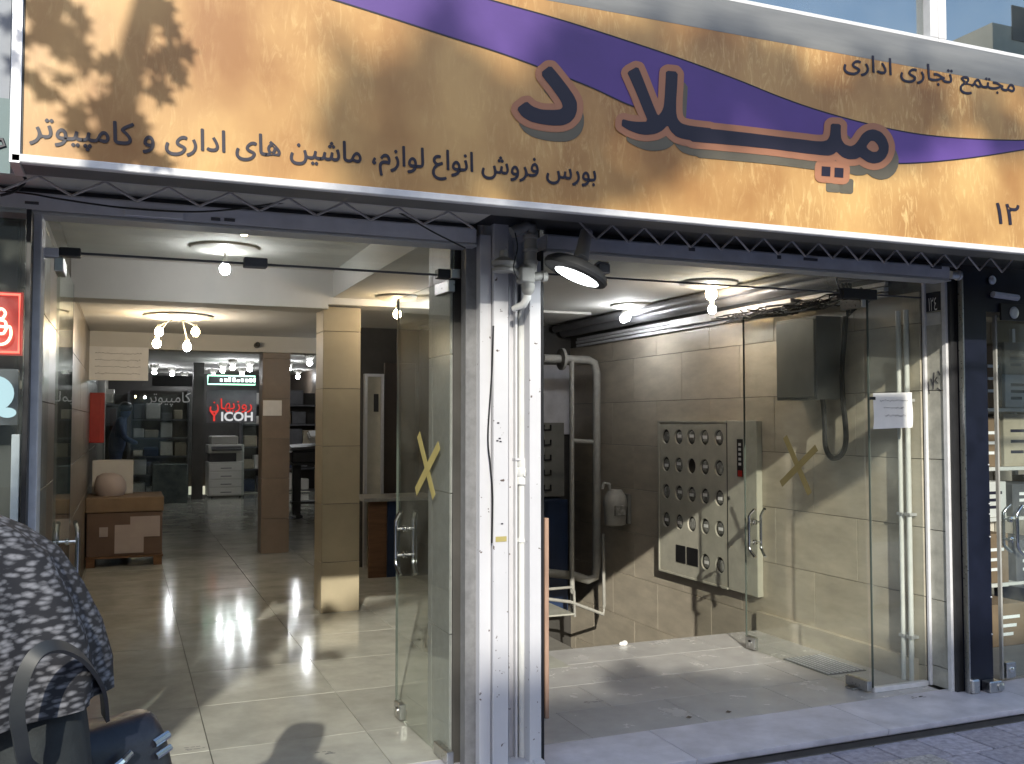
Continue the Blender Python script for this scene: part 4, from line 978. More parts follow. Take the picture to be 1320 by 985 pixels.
# lettering on the back glass
def ftext(name, s, u0, u1, v0, v1, m, par, y=FY-.03, bold=.01):
    a, b = aty(u0, v1, y), aty(u1, v0, y)
    return build(name, text_mb(s, a.x, b.x, a.z, b.z, y, bold), m, par)
ft = empty('glass_lettering', (.6, FY-.03, 1.9), 'outlined script lettering across the rear shop glass', 'lettering')
ftext('script_letters', shape('کامپیوتر'), 190, 246, 506, 524, 'whitelet', ft, bold=0)
rs = empty('brand_sign', (2.0, FY-.05, 1.6), 'red and white lettered brand sign above the white copier', 'sign')
build('back_panel', MB().box((fx(266), FY-.02, aty(300, 545, FY).z), (fx(330), FY, aty(300, 503, FY).z)), 'dgrey', rs)
ftext('red_script', shape('روزبهان'), 270, 325, 514, 532, 'redlet', rs)
ftext('white_letters', 'ICOH', 285, 326, 531, 543, 'whitelit', rs, bold=.03) if 'whitelit' in M else None
M['whitelit'] = emat('white_lit_letters', (.8, .8, .8), .45)
ftext('white_letters', 'ICOH', 285, 326, 531, 543, 'whitelit', rs, y=FY-.031, bold=.03)
a = aty(276, 543, FY-.03); b = aty(271, 529, FY-.03)
build('red_mark', MB().tube([(a.x, FY-.03, a.z), (a.x, FY-.03, (a.z+b.z)/2), (b.x, FY-.03, b.z)], .018, 6).tube([(a.x, FY-.03, (a.z+b.z)/2), (a.x+(a.x-b.x), FY-.03, b.z)], .014, 6), 'redlet', rs)
gs = empty('green_led_sign', (2, FY-.3, 2.1), 'small green framed lit sign above the brand sign', 'lit sign')
a, b = aty(268, 484, FY-.2), aty(329, 496, FY-.2)
build('sign_box', MB().box((a.x, FY-.18, b.z), (b.x, FY-.1, a.z)), 'black', gs)
build('led_border', MB().tube([(a.x, FY-.19, a.z), (b.x, FY-.19, a.z), (b.x, FY-.19, b.z), (a.x, FY-.19, b.z), (a.x, FY-.19, a.z)], .012, 6), 'greenled', gs)
mb = MB(); x = a.x+.22
for k in range(9): mb.box((x, FY-.192, b.z+.05), (x+random.uniform(.03, .06), FY-.185, b.z+.05+random.uniform(.04, .08))); x += .075
build('led_letters', mb, 'whitelit2', gs) if 'whitelit2' in M else build('led_letters', mb, emat('led_letters', (.8, 1, .9), 3), gs)
# back room shelves with goods
rg_ = random.Random(11)
def shelf_unit(xa, xb, y, zs_, label, goods, ztop=2.1):
    e = empty('stock_shelf', ((xa+xb)/2, y+.2, FZ), label, 'shelf')
    for z in zs_: build('shelf_board', MB().box((xa, y, z-.03), (xb, y+.4, z)), 'dgrey', e)
    build('back_board', MB().box((xa, y+.401, FZ), (xb, y+.42, ztop)), 'darkwall', e)
    for x in (xa, xb-.03): build('upright', MB().box((x, y+.005, FZ), (x+.03, y+.395, ztop)), 'dgrey', e)
    for zi, z in enumerate(zs_):
        x = xa+.05; k = 0
        top = zs_[zi+1]-.05 if zi+1 < len(zs_) else z+.4
        while x < xb-.25:
            w_ = rg_.uniform(.13, .34); h_ = min(rg_.uniform(.12, .36), top-z)
            if x+w_ > xb-.04: break
            m, cn = rg_.choice([('offwhite', 'white'), ('card2', 'pale'), ('dgrey', 'dark grey'), ('blue', 'blue'), ('offwhite', 'off-white'), ('card', 'brown'), ('dgrey', 'dark'), ('steel', 'silver')])
            t = MB().box((x, y+.03, z+.001), (x+w_, y+.36, z+h_)); t.bevel(.012)
            o = build('stock_box', t, m); tag(o, f'{cn} box, {["first","second","third","fourth","fifth","sixth","seventh","eighth","ninth","tenth","eleventh","twelfth"][min(k,11)]} from left, {["bottom","second","third","fourth","top"][min(zi,4)]} board, {goods}', 'box', f'goods on the {goods}')
            x += w_+rg_.uniform(.005, .04); k += 1
shelf_unit(fx(168), fx(247), 19.3, [.1, .5, .85, 1.2, 1.55], 'stock shelf behind the left rear glass', 'rear glass shelf')
shelf_unit(xl(310, 20, 560), xl(412, 20, 560), 19.8, [.1, .55, 1.0, 1.45, 1.85], 'stock shelf behind the tiled columns', 'shelf behind columns')
shelf_unit(fx(125), fx(168)-.02, 20.5, [.1, .5, 1.45, 1.85], 'low stock shelf behind the person in blue', 'shelf behind blue person')
# counter
cn_ = tag(build('glass_counter', MB().box((fx(195), 17.9, FZ), (fx(243), 18.3, .75)).bevel(.01), 'cnt') if 'cnt' in M else build('glass_counter', MB().box((fx(196), 17.95, FZ), (fx(240), 18.4, .75)).bevel(.01), mat('counter', (.12, .15, .15), .2, n=4, amt=.4)), 'dark glass display counter before the rear shelves', 'counter')
# copier
def copier(c, w_, d_, h_, label, dark=False, name='photocopier'):
    x, y, z = c; m1 = 'dgrey' if dark else 'offwhite'
    e = empty(name, c, label, 'photocopier')
    build('base_cabinet', MB().box((x-w_/2, y-d_/2, z+.03), (x+w_/2, y+d_/2, z+h_*.58)).bevel(.012), m1, e)
    for k in range(4):
        dr = build('paper_drawer', MB().box((x-w_/2+.02, y-d_/2-.012, z+.05+h_*.13*k), (x+w_/2-.02, y-d_/2-.0005, z+.04+h_*.13*(k+1)-.012)).bevel(.004), m1, e)
        build('drawer_grip', MB().box((x-.1, y-d_/2-.016, z+.045+h_*.13*k+.05), (x+.1, y-d_/2-.0125, z+.045+h_*.13*k+.066)), 'dgrey', dr)
    build('output_bay', MB().box((x-w_/2+.03, y-d_/2+.06, z+h_*.58+.001), (x+w_/2-.14, y+d_/2, z+h_*.72)), 'dgrey', e)
    build('side_tower', MB().box((x+w_/2-.139, y-d_/2+.02, z+h_*.58+.001), (x+w_/2, y+d_/2, z+h_*.72)), m1, e)
    build('scanner_unit', MB().box((x-w_/2, y-d_/2, z+h_*.72+.001), (x+w_/2, y+d_/2, z+h_*.86)).bevel(.012), m1, e)
    build('control_panel', MB().obox((x, y-d_/2-.05, z+h_*.80), (w_*.42, 0, 0), (0, .07, .03), (0, -.004, .012)).bevel(.002), 'black', e)
    build('document_feeder', MB().box((x-w_/2+.05, y-d_/2+.08, z+h_*.86+.001), (x+w_/2-.1, y+d_/2-.03, z+h_)).bevel(.02), m1, e)
    for sx in (-1, 1):
        for sy in (-1, 1): build('caster', MB().tube([(x+sx*w_*.4-.02, y+sy*d_*.4, z+.03), (x+sx*w_*.4+.02, y+sy*d_*.4, z+.03)], .03, 10), 'black', e)
p = atz(289, 640, FZ); copier((p.x, p.y, FZ), .66, .62, 1.17, 'large white photocopier with paper drawers under the brand sign')
p = atz(330, 612, FZ); 
# dark plotter on a stand
p = atz(392, 668, FZ); x, y = p.x, p.y
pl = empty('plotter', (x, y, FZ), 'black wide format printer on a stand beside the tiled column', 'printer')
build('printer_body', MB().loft([((x, y, .85), .02, .02)], 4, cap=False) if False else MB().box((x-.26, y-.25, .86), (x+.36, y+.2, 1.10)).bevel(.05, 3), 'black', pl)
build('printer_lid', MB().obox((x+.02, y-.1, 1.135), (.27, 0, .015), (0, .17, .02), (0, 0, .02)).bevel(.015, 2), 'dgrey', pl)
build('paper_tray', MB().obox((x+.18, y, 1.28), (.13, 0, .01), (0, .12, .05), (0, 0, .05)).bevel(.02, 2), 'offwhite', pl)
for sx in (-.12, .26):
    build('stand_leg', MB().box((x+sx-.06, y-.06, FZ+.06), (x+sx+.06, y+.06, .86)).bevel(.01), 'black', pl)
    build('stand_foot', MB().box((x+sx-.05, y-.3, FZ+.03), (x+sx+.05, y+.3, FZ+.075)).bevel(.01), 'black', pl)
build('stand_shelf', MB().box((x-.2, y-.1, .28), (x+.3, y+.1, .32)), 'black', pl)
# seated/standing clerk behind the glass
def skin_person(name, joints, edges_, m, parent, sub=1, root=0):
    me = bpy.data.meshes.new(name); me.from_pydata([j[0] for j in joints], edges_, []); o = bpy.data.objects.new(name, me); COL.objects.link(o)
    md = o.modifiers.new('skin', 'SKIN'); md.use_smooth_shade = True
    for i, j in enumerate(joints): r = j[1]; me.skin_vertices[0].data[i].radius = (r, r) if not isinstance(r, tuple) else r
    me.skin_vertices[0].data[root].use_root = True
    sb = o.modifiers.new('sub', 'SUBSURF'); sb.levels = sb.render_levels = sub
    bpy.context.view_layer.update()
    ev = o.evaluated_get(bpy.context.evaluated_depsgraph_get()); m2 = bpy.data.meshes.new_from_object(ev)
    bpy.data.objects.remove(o); m2.materials.clear()
    for p_ in m2.polygons: p_.use_smooth = True
    return build(name, m2, m, parent)
c = atz(158, 632, FZ); c = Vector((aty(149, 600, 19.0).x, 19.0, FZ))
clk = empty('person', tuple(c), 'person in a blue shirt bending forward behind the rear glass', 'person')
def J(x, y, z, r): return ((c.x+x, c.y+y, c.z+z), r)
js = [J(0,0,.92,.17), J(.02,0,1.15,.18), J(.07,-.01,1.40,.19), J(.12,-.02,1.52,.07), J(.16,-.03,1.62,.11), J(.17,-.03,1.70,.10),
      J(.07,-.20,1.42,.08), J(.12,-.26,1.16,.06), J(.30,-.24,1.06,.045), J(.38,-.22,1.05,.04),
      J(.07,.18,1.42,.08), J(.12,.24,1.16,.06), J(.30,.22,1.06,.045), J(.38,.2,1.05,.04),
      J(0,-.10,.85,.12), J(0,-.11,.45,.08), J(0,-.11,.08,.05), J(.12,-.11,.04,.04), J(0,.10,.85,.12), J(0,.11,.45,.08), J(0,.11,.08,.05), J(.12,.11,.04,.04)]
es_ = [(0,1),(1,2),(2,3),(3,4),(4,5),(2,6),(6,7),(7,8),(8,9),(2,10),(10,11),(11,12),(12,13),(0,14),(14,15),(15,16),(16,17),(0,18),(18,19),(19,20),(20,21)]
skin_person('body', js, es_, 'denim', clk)
build('hair', MB().ball((c.x+.155, c.y-.02, FZ+1.70), .125, 12, sz=.9), 'black', clk, smooth=True)

# elevator door + desk + gate, right part of the hall
def e9(u, v): return aty(u, v, 9.385)
a, b = e9(469, 482), e9(493, 640)
el = empty('elevator_door', ((a.x+b.x)/2, 9.38, FZ), 'grey elevator door with a dark window slot and bright frame', 'elevator door')
build('door_leaf', MB().box((a.x+.03, 9.36, FZ), (b.x-.03, 9.395, a.z-.03)), 'cabinet', el)
for q in (((a.x, 9.34, FZ), (a.x+.029, 9.399, a.z)), ((b.x-.029, 9.34, FZ), (b.x, 9.399, a.z)), ((a.x+.03, 9.34, a.z-.029), (b.x-.03, 9.399, a.z))): build('door_frame', MB().box(*q), 'alu', el)
q0, q1 = e9(481, 508), e9(487, 531); build('window_slot', MB().box((q0.x, 9.355, q1.z), (q1.x, 9.3595, q0.z)), 'black', el)
a, b = e9(496, 470), e9(512, 640)
tag(build('dark_door', MB().box((e9(495, 470).x, 9.37, FZ), (e9(540, 470).x, 9.398, aty(495, 466, 9.385).z)).bevel(.004), 'darkdoor') if 'darkdoor' in M else build('dark_door', MB().box((e9(495, 470).x, 9.36, FZ), (e9(535, 470).x, 9.398, aty(495, 468, 9.385).z)).bevel(.004), mat('dark_door_paint', (.05, .038, .03), .4, n=3, amt=.2)), 'dark brown door beside the elevator', 'door')
d0, d1 = aty(468, 640, 8.7), aty(560, 640, 8.7)
dk = empty('reception_desk', ((d0.x+d1.x)/2, 8.9, FZ), 'wooden reception desk with pale top and blue end panel', 'desk')
build('front_panel', MB().box((d0.x+.06, 8.72, FZ), (xl(499, 8.72), 8.75, .765)), 'wood', dk)
build('blue_panel', MB().box((xl(499.5, 8.72), 8.715, FZ), (xl(516, 8.72), 8.745, .765)), 'blue', dk)
build('front_panel', MB().box((xl(516.5, 8.72), 8.722, FZ), (2.78, 8.75, .765)), 'darkwall', dk)
build('desk_top', MB().box((d0.x, 8.66, .766), (2.78, 9.2, .80)).bevel(.004), 'stone', dk)
gt = empty('folding_gate', (2.7, 8.0, FZ), 'folded dark metal gate standing against the hall right wall', 'gate')
for k in range(14): y = 7.1+.105*k; build('gate_bar', MB().box((2.735, y, FZ+.02), (2.76, y+.02, .95)), 'dgrey', gt)
for z in (.12, .5, .9): build('gate_rail', MB().box((2.7605, 7.08, z), (2.775, 8.5, z+.03)), 'dgrey', gt)

# ------------------------------------------------------------------ right unit: meters, cabinets, pipes
XW = 4.118
mc = empty('meter_cabinet', (XW, 6.3, .30), 'beige wall cabinet with twenty two round meter windows in rows', 'meter cabinet')
def W(u, v, x=XW): return atx(u, v, x)
yA, yB, yC = W(937, 600, XW-.05).y, W(850, 600, XW-.05).y, W(975, 600, XW-.05).y
zt_, zb_ = 1.50, .305
cols = [W(u, 600, XW-.05).y for u in (859.5, 874.8, 891, 908, 926.5)]; rows = [1.385, 1.165, .945, .725, .44]
# front plate with real round openings: built as rings of quads around each hole
XF = XW-.05
def plate_with_holes(yc, zc, wy, wz, r, n=20):
    mb = MB(); ring = []; sq = []
    for k in range(n):
        t = 2*math.pi*k/n+math.pi/4; ring.append((yc+r*math.cos(t), zc+r*math.sin(t)))
        c_, s_ = math.cos(t), math.sin(t); m_ = max(abs(c_), abs(s_)); sq.append((yc+wy/2*c_/m_, zc+wz/2*s_/m_))
    vs = [(XF, *p) for p in ring]+[(XF, *p) for p in sq]+[(XF+.016, *p) for p in ring]
    fs = [(k, (k+1)%n, (k+1)%n+n, k+n) for k in range(n)]+[(k, k+2*n, (k+1)%n+2*n, (k+1)%n) for k in range(n)]
    return mb.add(vs, fs)
yb_edges = [yB]+[(cols[i]+cols[i+1])/2 for i in range(4)]+[yA+.004]
zr = [zt_]+[(rows[i]+rows[i+1])/2 for i in range(3)]+[.60, zb_]
fp = MB()
holes = []
for j in range(5):
    for i in range(5):
        y0_, y1_ = yb_edges[i], yb_edges[i+1]; z1_, z0_ = zr[j], zr[j+1]
        yc, zc = (y0_+y1_)/2, (rows[j] if j < 4 else rows[4])
        zc = (z0_+z1_)/2
        if j == 4 and i < 3:
            fp.add([(XF, y0_, z0_), (XF, y1_, z0_), (XF, y1_, z1_), (XF, y0_, z1_)], [(0, 1, 2, 3)])
        else:
            t = plate_with_holes(yc, zc, abs(y1_-y0_), z1_-z0_, .060); tm = bpy.data.meshes.new('t'); t.b.to_mesh(tm); fp.b.from_mesh(tm); t.b.free(); bpy.data.meshes.remove(tm)
            holes.append((yc, zc, i, j))
build('front_plate', fp, 'cabinet', mc)
build('cabinet_body', MB().box((XF+.0165, yA+.005, zb_), (XW+.005, yB, zt_)), 'black', mc)
build('cabinet_rim', MB().box((XF-.004, yA+.004, zt_+.0005), (XW, yB+.02, zt_+.014)).box((XF-.004, yB+.0005, zb_), (XW, yB+.02, zt_)).box((XF-.004, yA+.004, zb_-.014), (XW, yB+.02, zb_-.0005)), 'cabinet', mc)
dm = mesh_of(MB().lathe((0, 0, 0), [(.045, 0), (.043, .010), (.03, .012)], 18, (-1, 0, 0)), 'dial', 'meter_dial', True)
fm = mesh_of(MB().box((-.0135, -.028, -.012), (-.0122, .028, .012)), 'paper', 'dial_label')
hk = mesh_of(MB().lathe((0, 0, 0), [(.0585, 0), (.0585, .01)], 18, (-1, 0, 0)), 'black', 'ring')
for yc, zc, i, j in holes:
    if (i, j) == (2, 1): continue
    o = inst('meter_dial', dm, mc, (XF+.0162, yc-.004, zc+random.uniform(-.006, .006)))
    if random.random() < .8:
        q = bpy.data.objects.new('dial_label', fm); COL.objects.link(q); q.parent = o; q.location = (-.0005, random.uniform(-.01, .01), random.uniform(-.01, .015))
for u0, u1 in ((872, 884), (886, 900)):
    ya, yb = W(u0, 700, XF).y, W(u1, 700, XF).y
    build('meter_window', MB().box((XF-.006, yb, .40), (XF-.0005, ya, .535)).bevel(.002), 'black', mc)
cdo = build('cabinet_door', MB().box((XF+.002, yC, zb_-.012), (XW, yA-.002, zt_+.014)).bevel(.003), 'cabinet', mc)
build('lock', MB().lathe((XF-.001, yA-.03, .955), [(.012, 0), (.012, .006), (.006, .01)], 12, (-1, 0, 0)), 'steel', cdo)
a, b = W(950, 566, XF), W(958, 615, XF)
build('warning_strip', MB().box((XF-.002, b.y, b.z), (XF-.0005, a.y, a.z)), 'black', cdo)
build('warning_mark', MB().box((XF-.0035, b.y+.008, b.z+.002), (XF-.0022, a.y-.01, b.z+.045)), 'redm', cdo)
mb = MB()
for k in range(5): mb.box((XF-.0035, b.y+.02, b.z+.08+.035*k), (XF-.0022, a.y-.02, b.z+.10+.035*k))
build('warning_letters', mb, 'whitelet', cdo)
# electric box with hose
eb = empty('electric_box', (4.0, 4.9, 1.64), 'grey electric box high on the right wall with black hose', 'electric box')
build('box_body', MB().box((3.925, 4.70, 1.645), (XW, 5.09, 2.16)).bevel(.004), 'ebox', eb) if 'ebox' in M else None
M['ebox'] = mat('electric_box_paint', (.22, .22, .20), .5, n=6, amt=.15)
build('box_body', MB().box((3.925, 4.70, 1.645), (XW, 5.09, 2.16)).bevel(.004), 'ebox', eb)
build('box_lid', MB().box((3.915, 4.712, 1.66), (3.9245, 5.078, 2.145)).bevel(.003), 'ebox', eb)
hs = [atx(u, v, x) for u, v, x in ((1090, 408, 4.06), (1088, 440, 4.05), (1085, 480, 4.05), (1087, 520, 4.05), (1090, 550, 4.04), (1090, 572, 4.03), (1084, 587, 4.0), (1072, 590, 3.97), (1064, 575, 3.97), (1063, 545, 3.99), (1061, 520, 4.0), (1058, 508, 4.0))]
cable(hs, .017, 'thick black flexible hose looping below the grey electric box')
for k, u in enumerate((1161, 1171)):
    x = 4.085 if k == 0 else 4.085; q = atx(u, 600, x)
    e = empty('conduit_pipe', (x, q.y, FZ), ['left','right'][k] and ('thin white vertical pipe nearer the taped glass door' if k == 0 else 'thin white vertical pipe next to the stone pilaster'), 'pipe')
    build('pipe', MB().tube([(x, q.y, FZ+.0), (x, q.y, 2.14)], .0145, 14), 'wpipe', e, smooth=True)
    for z in (.3, .98, 1.62): build('pipe_clip', MB().box((x-.018, q.y-.022, z), (4.119, q.y+.018, z+.016)), 'alu', e)
# floor grate, seen through the glass
a, b, c_, d_ = (atz(1020, 850, FZ), atz(1082, 845, FZ), atz(1118, 860, FZ), atz(1062, 866, FZ))
x0_, x1_, y0_, y1_ = 3.74, 4.02, 4.42, 4.82
gr = empty('floor_grate', (3.88, 4.6, FZ), 'dark rectangular floor grate at the base of the right wall', 'grate')
build('grate_frame', MB().box((x0_, y0_, FZ+.0006), (x1_, y1_, FZ+.004)), 'dgrey', gr)
for k in range(9): build('grate_bar', MB().box((x0_+.012+.03*k, y0_+.01, FZ+.0045), (x0_+.026+.03*k, y1_-.01, FZ+.008)), 'grey', gr)
# pipes along the upper corner
for (x, z, r, lab, m) in ((4.02, 2.395, .055, 'thick grey duct pipe along the ceiling corner of the landing', 'ductp'), (3.92, 2.42, .035, 'second grey pipe below the landing ceiling', 'ductp')):
    if 'ductp' not in M: M['ductp'] = mat('duct_paint', (.17, .17, .18), .4, n=6, amt=.2)
    tag(build('ceiling_pipe', MB().tube([(x, 4.12, z), (x, 6.0, z), (x-.01, 8.5, z-.005)], r, 16), m, smooth=True), lab, 'pipe')
ck = empty('cable_trunking', (4.08, 6, 2.24), 'white plastic trunking strips along the top of the right wall', 'trunking')
for k, (z, x) in enumerate(((2.235, 4.09), (2.268, 4.085), (2.30, 4.095))): build('trunking_strip', MB().box((x, 4.3, z), (4.119, 8.4, z+.025)).bevel(.002), 'white', ck)
build('trunking_cover', MB().box((4.05, 5.1, 2.262), (4.084, 6.6, 2.32)).bevel(.002), 'white', ck)
rk = random.Random(9)
mb = MB()
for k in range(14):
    y = 4.25+rk.uniform(0, .5); P = []
    for i in range(9): P.append((3.98+rk.uniform(-.05, .08)-.0*i, y+i*rk.uniform(.10, .16), 2.235+rk.uniform(-.025, .05)))
    mb.tube([ (p[0], p[1], p[2]) for p in P], .005, 5)
tag(build('cable_bundle', mb, 'black'), 'tangled black cable bundle along the ceiling corner above the electric box', 'cable bundle', kind='stuff')
mb = MB()
for k in range(5):
    P = [Vector((3.72+rk.uniform(-.03, .03), 4.2, 2.28)), Vector((3.84, 4.25+.02*k, 2.16-.012*k)), Vector((3.97, 4.3, 2.20+.01*k)), Vector((4.05, 4.45, 2.30))]
    mb.tube([p for p in P], .008, 6)
tag(build('hanging_cables', mb, 'black', smooth=True), 'black cables hanging near the top of the open right glass door', 'cables')
cable([aty(u, v, 4.02) for u, v in ((1076, 345), (1078, 360), (1086, 385))], .004, 'thin black wire above the right glass door fitting')
# stairwell pipes at y~7.9
def Pp(u, v, y=7.85): return tuple(aty(u, v, y))
pa = empty('stairwell_pipe', Pp(768, 740), 'thick grey pipe loop rising in the stairwell corner', 'pipe')
build('pipe', MB().tube([Pp(700, 738), Pp(740, 742), Pp(758, 748), Pp(767, 744), Pp(769, 730), Pp(769, 480), Pp(766, 468), Pp(758, 464), Pp(700, 462)], .038, 14), 'pipe', pa, smooth=True)
build('pipe_flange', MB().lathe(Vector(Pp(722, 463)), [(.05, 0), (.10, .004), (.10, .03), (.05, .034)], 20, (1, 0, 0)), 'pipe', pa, smooth=True)
pb = tag(build('stairwell_pipe', MB().tube([Pp(737, 466, 7.75), Pp(737, 735, 7.75), Pp(739, 790, 7.75)], .022, 12).tube([Pp(737, 568, 7.75), Pp(764, 570, 7.75)], .02, 10), 'pipe', smooth=True), 'slim white vertical pipe left of the thick stairwell pipe', 'pipe')
tag(build('stairwell_pipe', MB().tube([Pp(777, 688, 7.6), Pp(779, 780, 7.6), Pp(778, 792, 7.6), Pp(735, 776, 7.6), Pp(703, 772, 7.6)], .015, 12), 'pipe', smooth=True), 'thin grey pipe running down from the gas meter', 'pipe')
tag(build('stairwell_pipe', MB().tube([Pp(702, 760, 7.6), Pp(736, 757, 7.6), Pp(740, 762, 7.6), Pp(741, 795, 7.6)], .012, 10), 'pipe', smooth=True), 'short white pipe near the stairwell floor', 'pipe')
gm = empty('gas_meter', Pp(793, 680, 7.4), 'grey gas meter with curved inlet pipe on the stairwell wall', 'gas meter')
q = Vector(Pp(793, 655, 7.4)); q.x = min(q.x, 4.0)
build('meter_body', MB().loft([((q.x, 7.4, q.z-.15), .07, .06), ((q.x, 7.4, q.z-.14), .095, .075), ((q.x, 7.4, q.z), .105, .085), ((q.x, 7.4, q.z+.02), .115, .09), ((q.x, 7.4, q.z+.10), .10, .08), ((q.x, 7.4, q.z+.16), .06, .05)], 20), 'pipe', gm, smooth=True)
build('inlet_pipe', MB().tube([(q.x-.05, 7.4, q.z+.14), (q.x-.06, 7.4, q.z+.21), (q.x-.11, 7.4, q.z+.22), (q.x-.13, 7.4, q.z+.17)], .015, 10), 'pipe', gm, smooth=True)
build('meter_front', MB().box((q.x-.05, 7.30, q.z-.06), (q.x+.05, 7.325, q.z+.03)).bevel(.004), 'dial', gm)
build('wall_bracket', MB().box((q.x+.10, 7.35, q.z-.14), (4.11, 7.5, q.z+.12)).bevel(.004), 'ebox', gm)
# back wall objects
a, b = aty(696, 470, 8.55), aty(735, 560, 8.55)
tag(build('wall_panel', MB().box((a.x, 8.56, b.z), (b.x, 8.595, a.z)).bevel(.003), 'grey'), 'blue grey panel on the stairwell back wall behind the pipes', 'panel')
a, b = aty(690, 545, 8.45), aty(728, 640, 8.45)
fb_ = empty('fuse_board', (a.x, 8.5, b.z), 'pale fuse board with a column of dark hooks in the stairwell', 'fuse board')
build('board', MB().box((a.x, 8.46, b.z), (b.x, 8.59, a.z)).bevel(.003), 'ebox', fb_)
for k in range(5):
    z = a.z-.07-.145*k; x = xl(706, 8.45); build('hook', MB().tube([(x-.04, 8.44, z+.05), (x-.04, 8.44, z), (x+.03, 8.44, z), (x+.03, 8.44, z+.05)], .009, 6), 'black', fb_)
tag(build('blue_cupboard', MB().box((aty(690, 650, 8.3).x, 8.3, -.3), (aty(732, 650, 8.3).x, 8.59, aty(700, 645, 8.3).z)).bevel(.004), 'blue'), 'dark blue cupboard low in the stairwell behind the pipes', 'cupboard')
# marble lump near the stair edge
q = atz(790, 826, FZ); mb = MB()
for k in range(3): mb.ball((q.x+rk.uniform(-.02, .02), 5.5+rk.uniform(-.02, .02), FZ+.012), rk.uniform(.012, .018), 8, sx=1.3)
tag(build('cloth_scrap', mb, 'paper', smooth=True), 'crumpled pale scrap lying at the stair edge', 'scrap')
# dado step along the right wall foot
dd_ = structure('wall_skirting', MB().box((4.085, 4.12, FZ-.3), (4.119, 5.55, FZ+.13)), 'wtile')

for k, (u, v) in enumerate(((250, 965), (412, 972), (1180, 900), (760, 905))):
    q = atz(u, v, FZ); mb = MB()
    for t in range(7):
        a_ = rk.uniform(0, 6.28); p = (q.x+rk.uniform(-.05, .05), q.y+rk.uniform(-.02, .02)); L = rk.uniform(.01, .03)
        mb.box((p[0], p[1], FZ+.0012), (p[0]+L, p[1]+.003, FZ+.0018+.0001*t))
    tag(build('scuff_marks', mb, 'dgrey'), ['dark scuff marks on the hall tiles near the passer-by', 'dark scuff marks on the hall tiles near the door leaf', 'dark scuff marks on the step by the glass panel', 'dark scuff marks on the landing near the white pillar'][k], 'scuff marks', kind='stuff')
# litter leaves on the step
for k, (u, v) in enumerate(((884, 926), (935, 919))):
    q = atz(u, v, FZ); tag(build('dry_leaf', MB().add([(q.x, q.y, FZ+.003), (q.x+.02, q.y+.01, FZ+.008), (q.x+.035, q.y-.004, FZ+.004), (q.x+.015, q.y-.014, FZ+.002)], [(0, 1, 2, 3)]), 'bark'), ['tiny dry leaf on the landing tiles nearer the pillar', 'tiny dry leaf on the landing tiles farther from the pillar'][k], 'dry leaf')

# ------------------------------------------------------------------ the passer-by
P0 = Vector((-.275, 1.375, 0))
per = empty('person', tuple(P0), 'passer-by in black coat and flecked scarf cut by the left frame edge', 'person')
def K(x, y, z, r): return ((P0.x+x, P0.y+y, z), r)
js = [K(0,0,.88,.135), K(0,0,1.05,.12), K(0,.0,1.24,.14), K(0,0,1.36,.06), K(0,.01,1.43,.055), K(0,.02,1.50,.088), K(0,.02,1.58,.085),
      K(.12,0,1.29,.05), K(.155,-.05,1.25,.05), K(.185,-.04,1.02,.042), K(.24,.10,.975,.032), K(.257,.14,.98,.028),
      K(-.12,0,1.29,.05), K(-.165,-.01,1.25,.05), K(-.20,.0,1.0,.042), K(-.22,.08,.78,.032), K(-.22,.1,.72,.028),
      K(.09,0,.82,.09), K(.09,.02,.46,.06), K(.09,-.04,.09,.04), K(.09,.1,.045,.035), K(-.09,0,.82,.09), K(-.09,.05,.46,.06), K(-.09,.12,.09,.04), K(-.09,.25,.045,.035)]
es_ = [(0,1),(1,2),(2,3),(3,4),(4,5),(5,6),(2,7),(7,8),(8,9),(9,10),(10,11),(2,12),(12,13),(13,14),(14,15),(15,16),(0,17),(17,18),(18,19),(19,20),(0,21),(21,22),(22,23),(23,24)]
skin_person('body', js, es_, 'coat', per, 2)
# hand with fingers closing on the strap
hx, hy, hz = P0.x+.262, P0.y+.165, .985
mb = MB().ball((hx, hy, hz), .035, 12, sx=.55, sy=1.2, sz=1.0)
for k in range(4):
    y_ = hy+.015+.016*k-.02; L = (.075, .08, .074, .06)[k]
    mb.tube([(hx, y_+.02, hz-.01), (hx+.012, y_+.025, hz-.045), (hx+.0, y_+.025, hz-.045-L*.35), (hx-.022, y_+.02, hz-.04-L*.3)], [.0095, .009, .008, .0065], 8)
mb.tube([(hx+.005, hy-.02, hz+.01), (hx+.03, hy+.0, hz-.015), (hx+.02, hy+.01, hz-.045)], [.011, .010, .008], 8)
build('hand', mb, 'skin', per, smooth=True)
def drape(secs, n=40, wr=.006, seed=1, fold=9):
    mb = MB(); rings = []
    for si, (cx, cy, z, rx, ry) in enumerate(secs):
        ring = []
        for k in range(n):
            a = 2*math.pi*k/n; w_ = 1+wr*math.sin(fold*a+si*.35+seed)*(si/len(secs)+.2)*4+wr*2*noise.noise(Vector((math.cos(a)*3, math.sin(a)*3, z*6+seed)))
            ring.append(mb.b.verts.new((P0.x+cx+rx*math.cos(a)*w_, P0.y+cy+ry*math.sin(a)*w_, z)))
        rings.append(ring)
    for q, t in zip(rings, rings[1:]):
        for k in range(n): mb.b.faces.new((q[k], q[(k+1)%n], t[(k+1)%n], t[k]))
    mb.b.faces.new(rings[0]); return mb
build('coat', drape([(0,0,1.345,.08,.075), (0,0,1.32,.13,.11), (0,0,1.28,.17,.13), (.005,0,1.20,.185,.14), (.005,0,1.08,.185,.14), (0,0,.95,.19,.15), (0,0,.8,.215,.165), (0,0,.6,.235,.18), (0,0,.35,.26,.20), (0,.01,.22,.27,.21)], 44, .008, 2), 'coat', per, smooth=True)
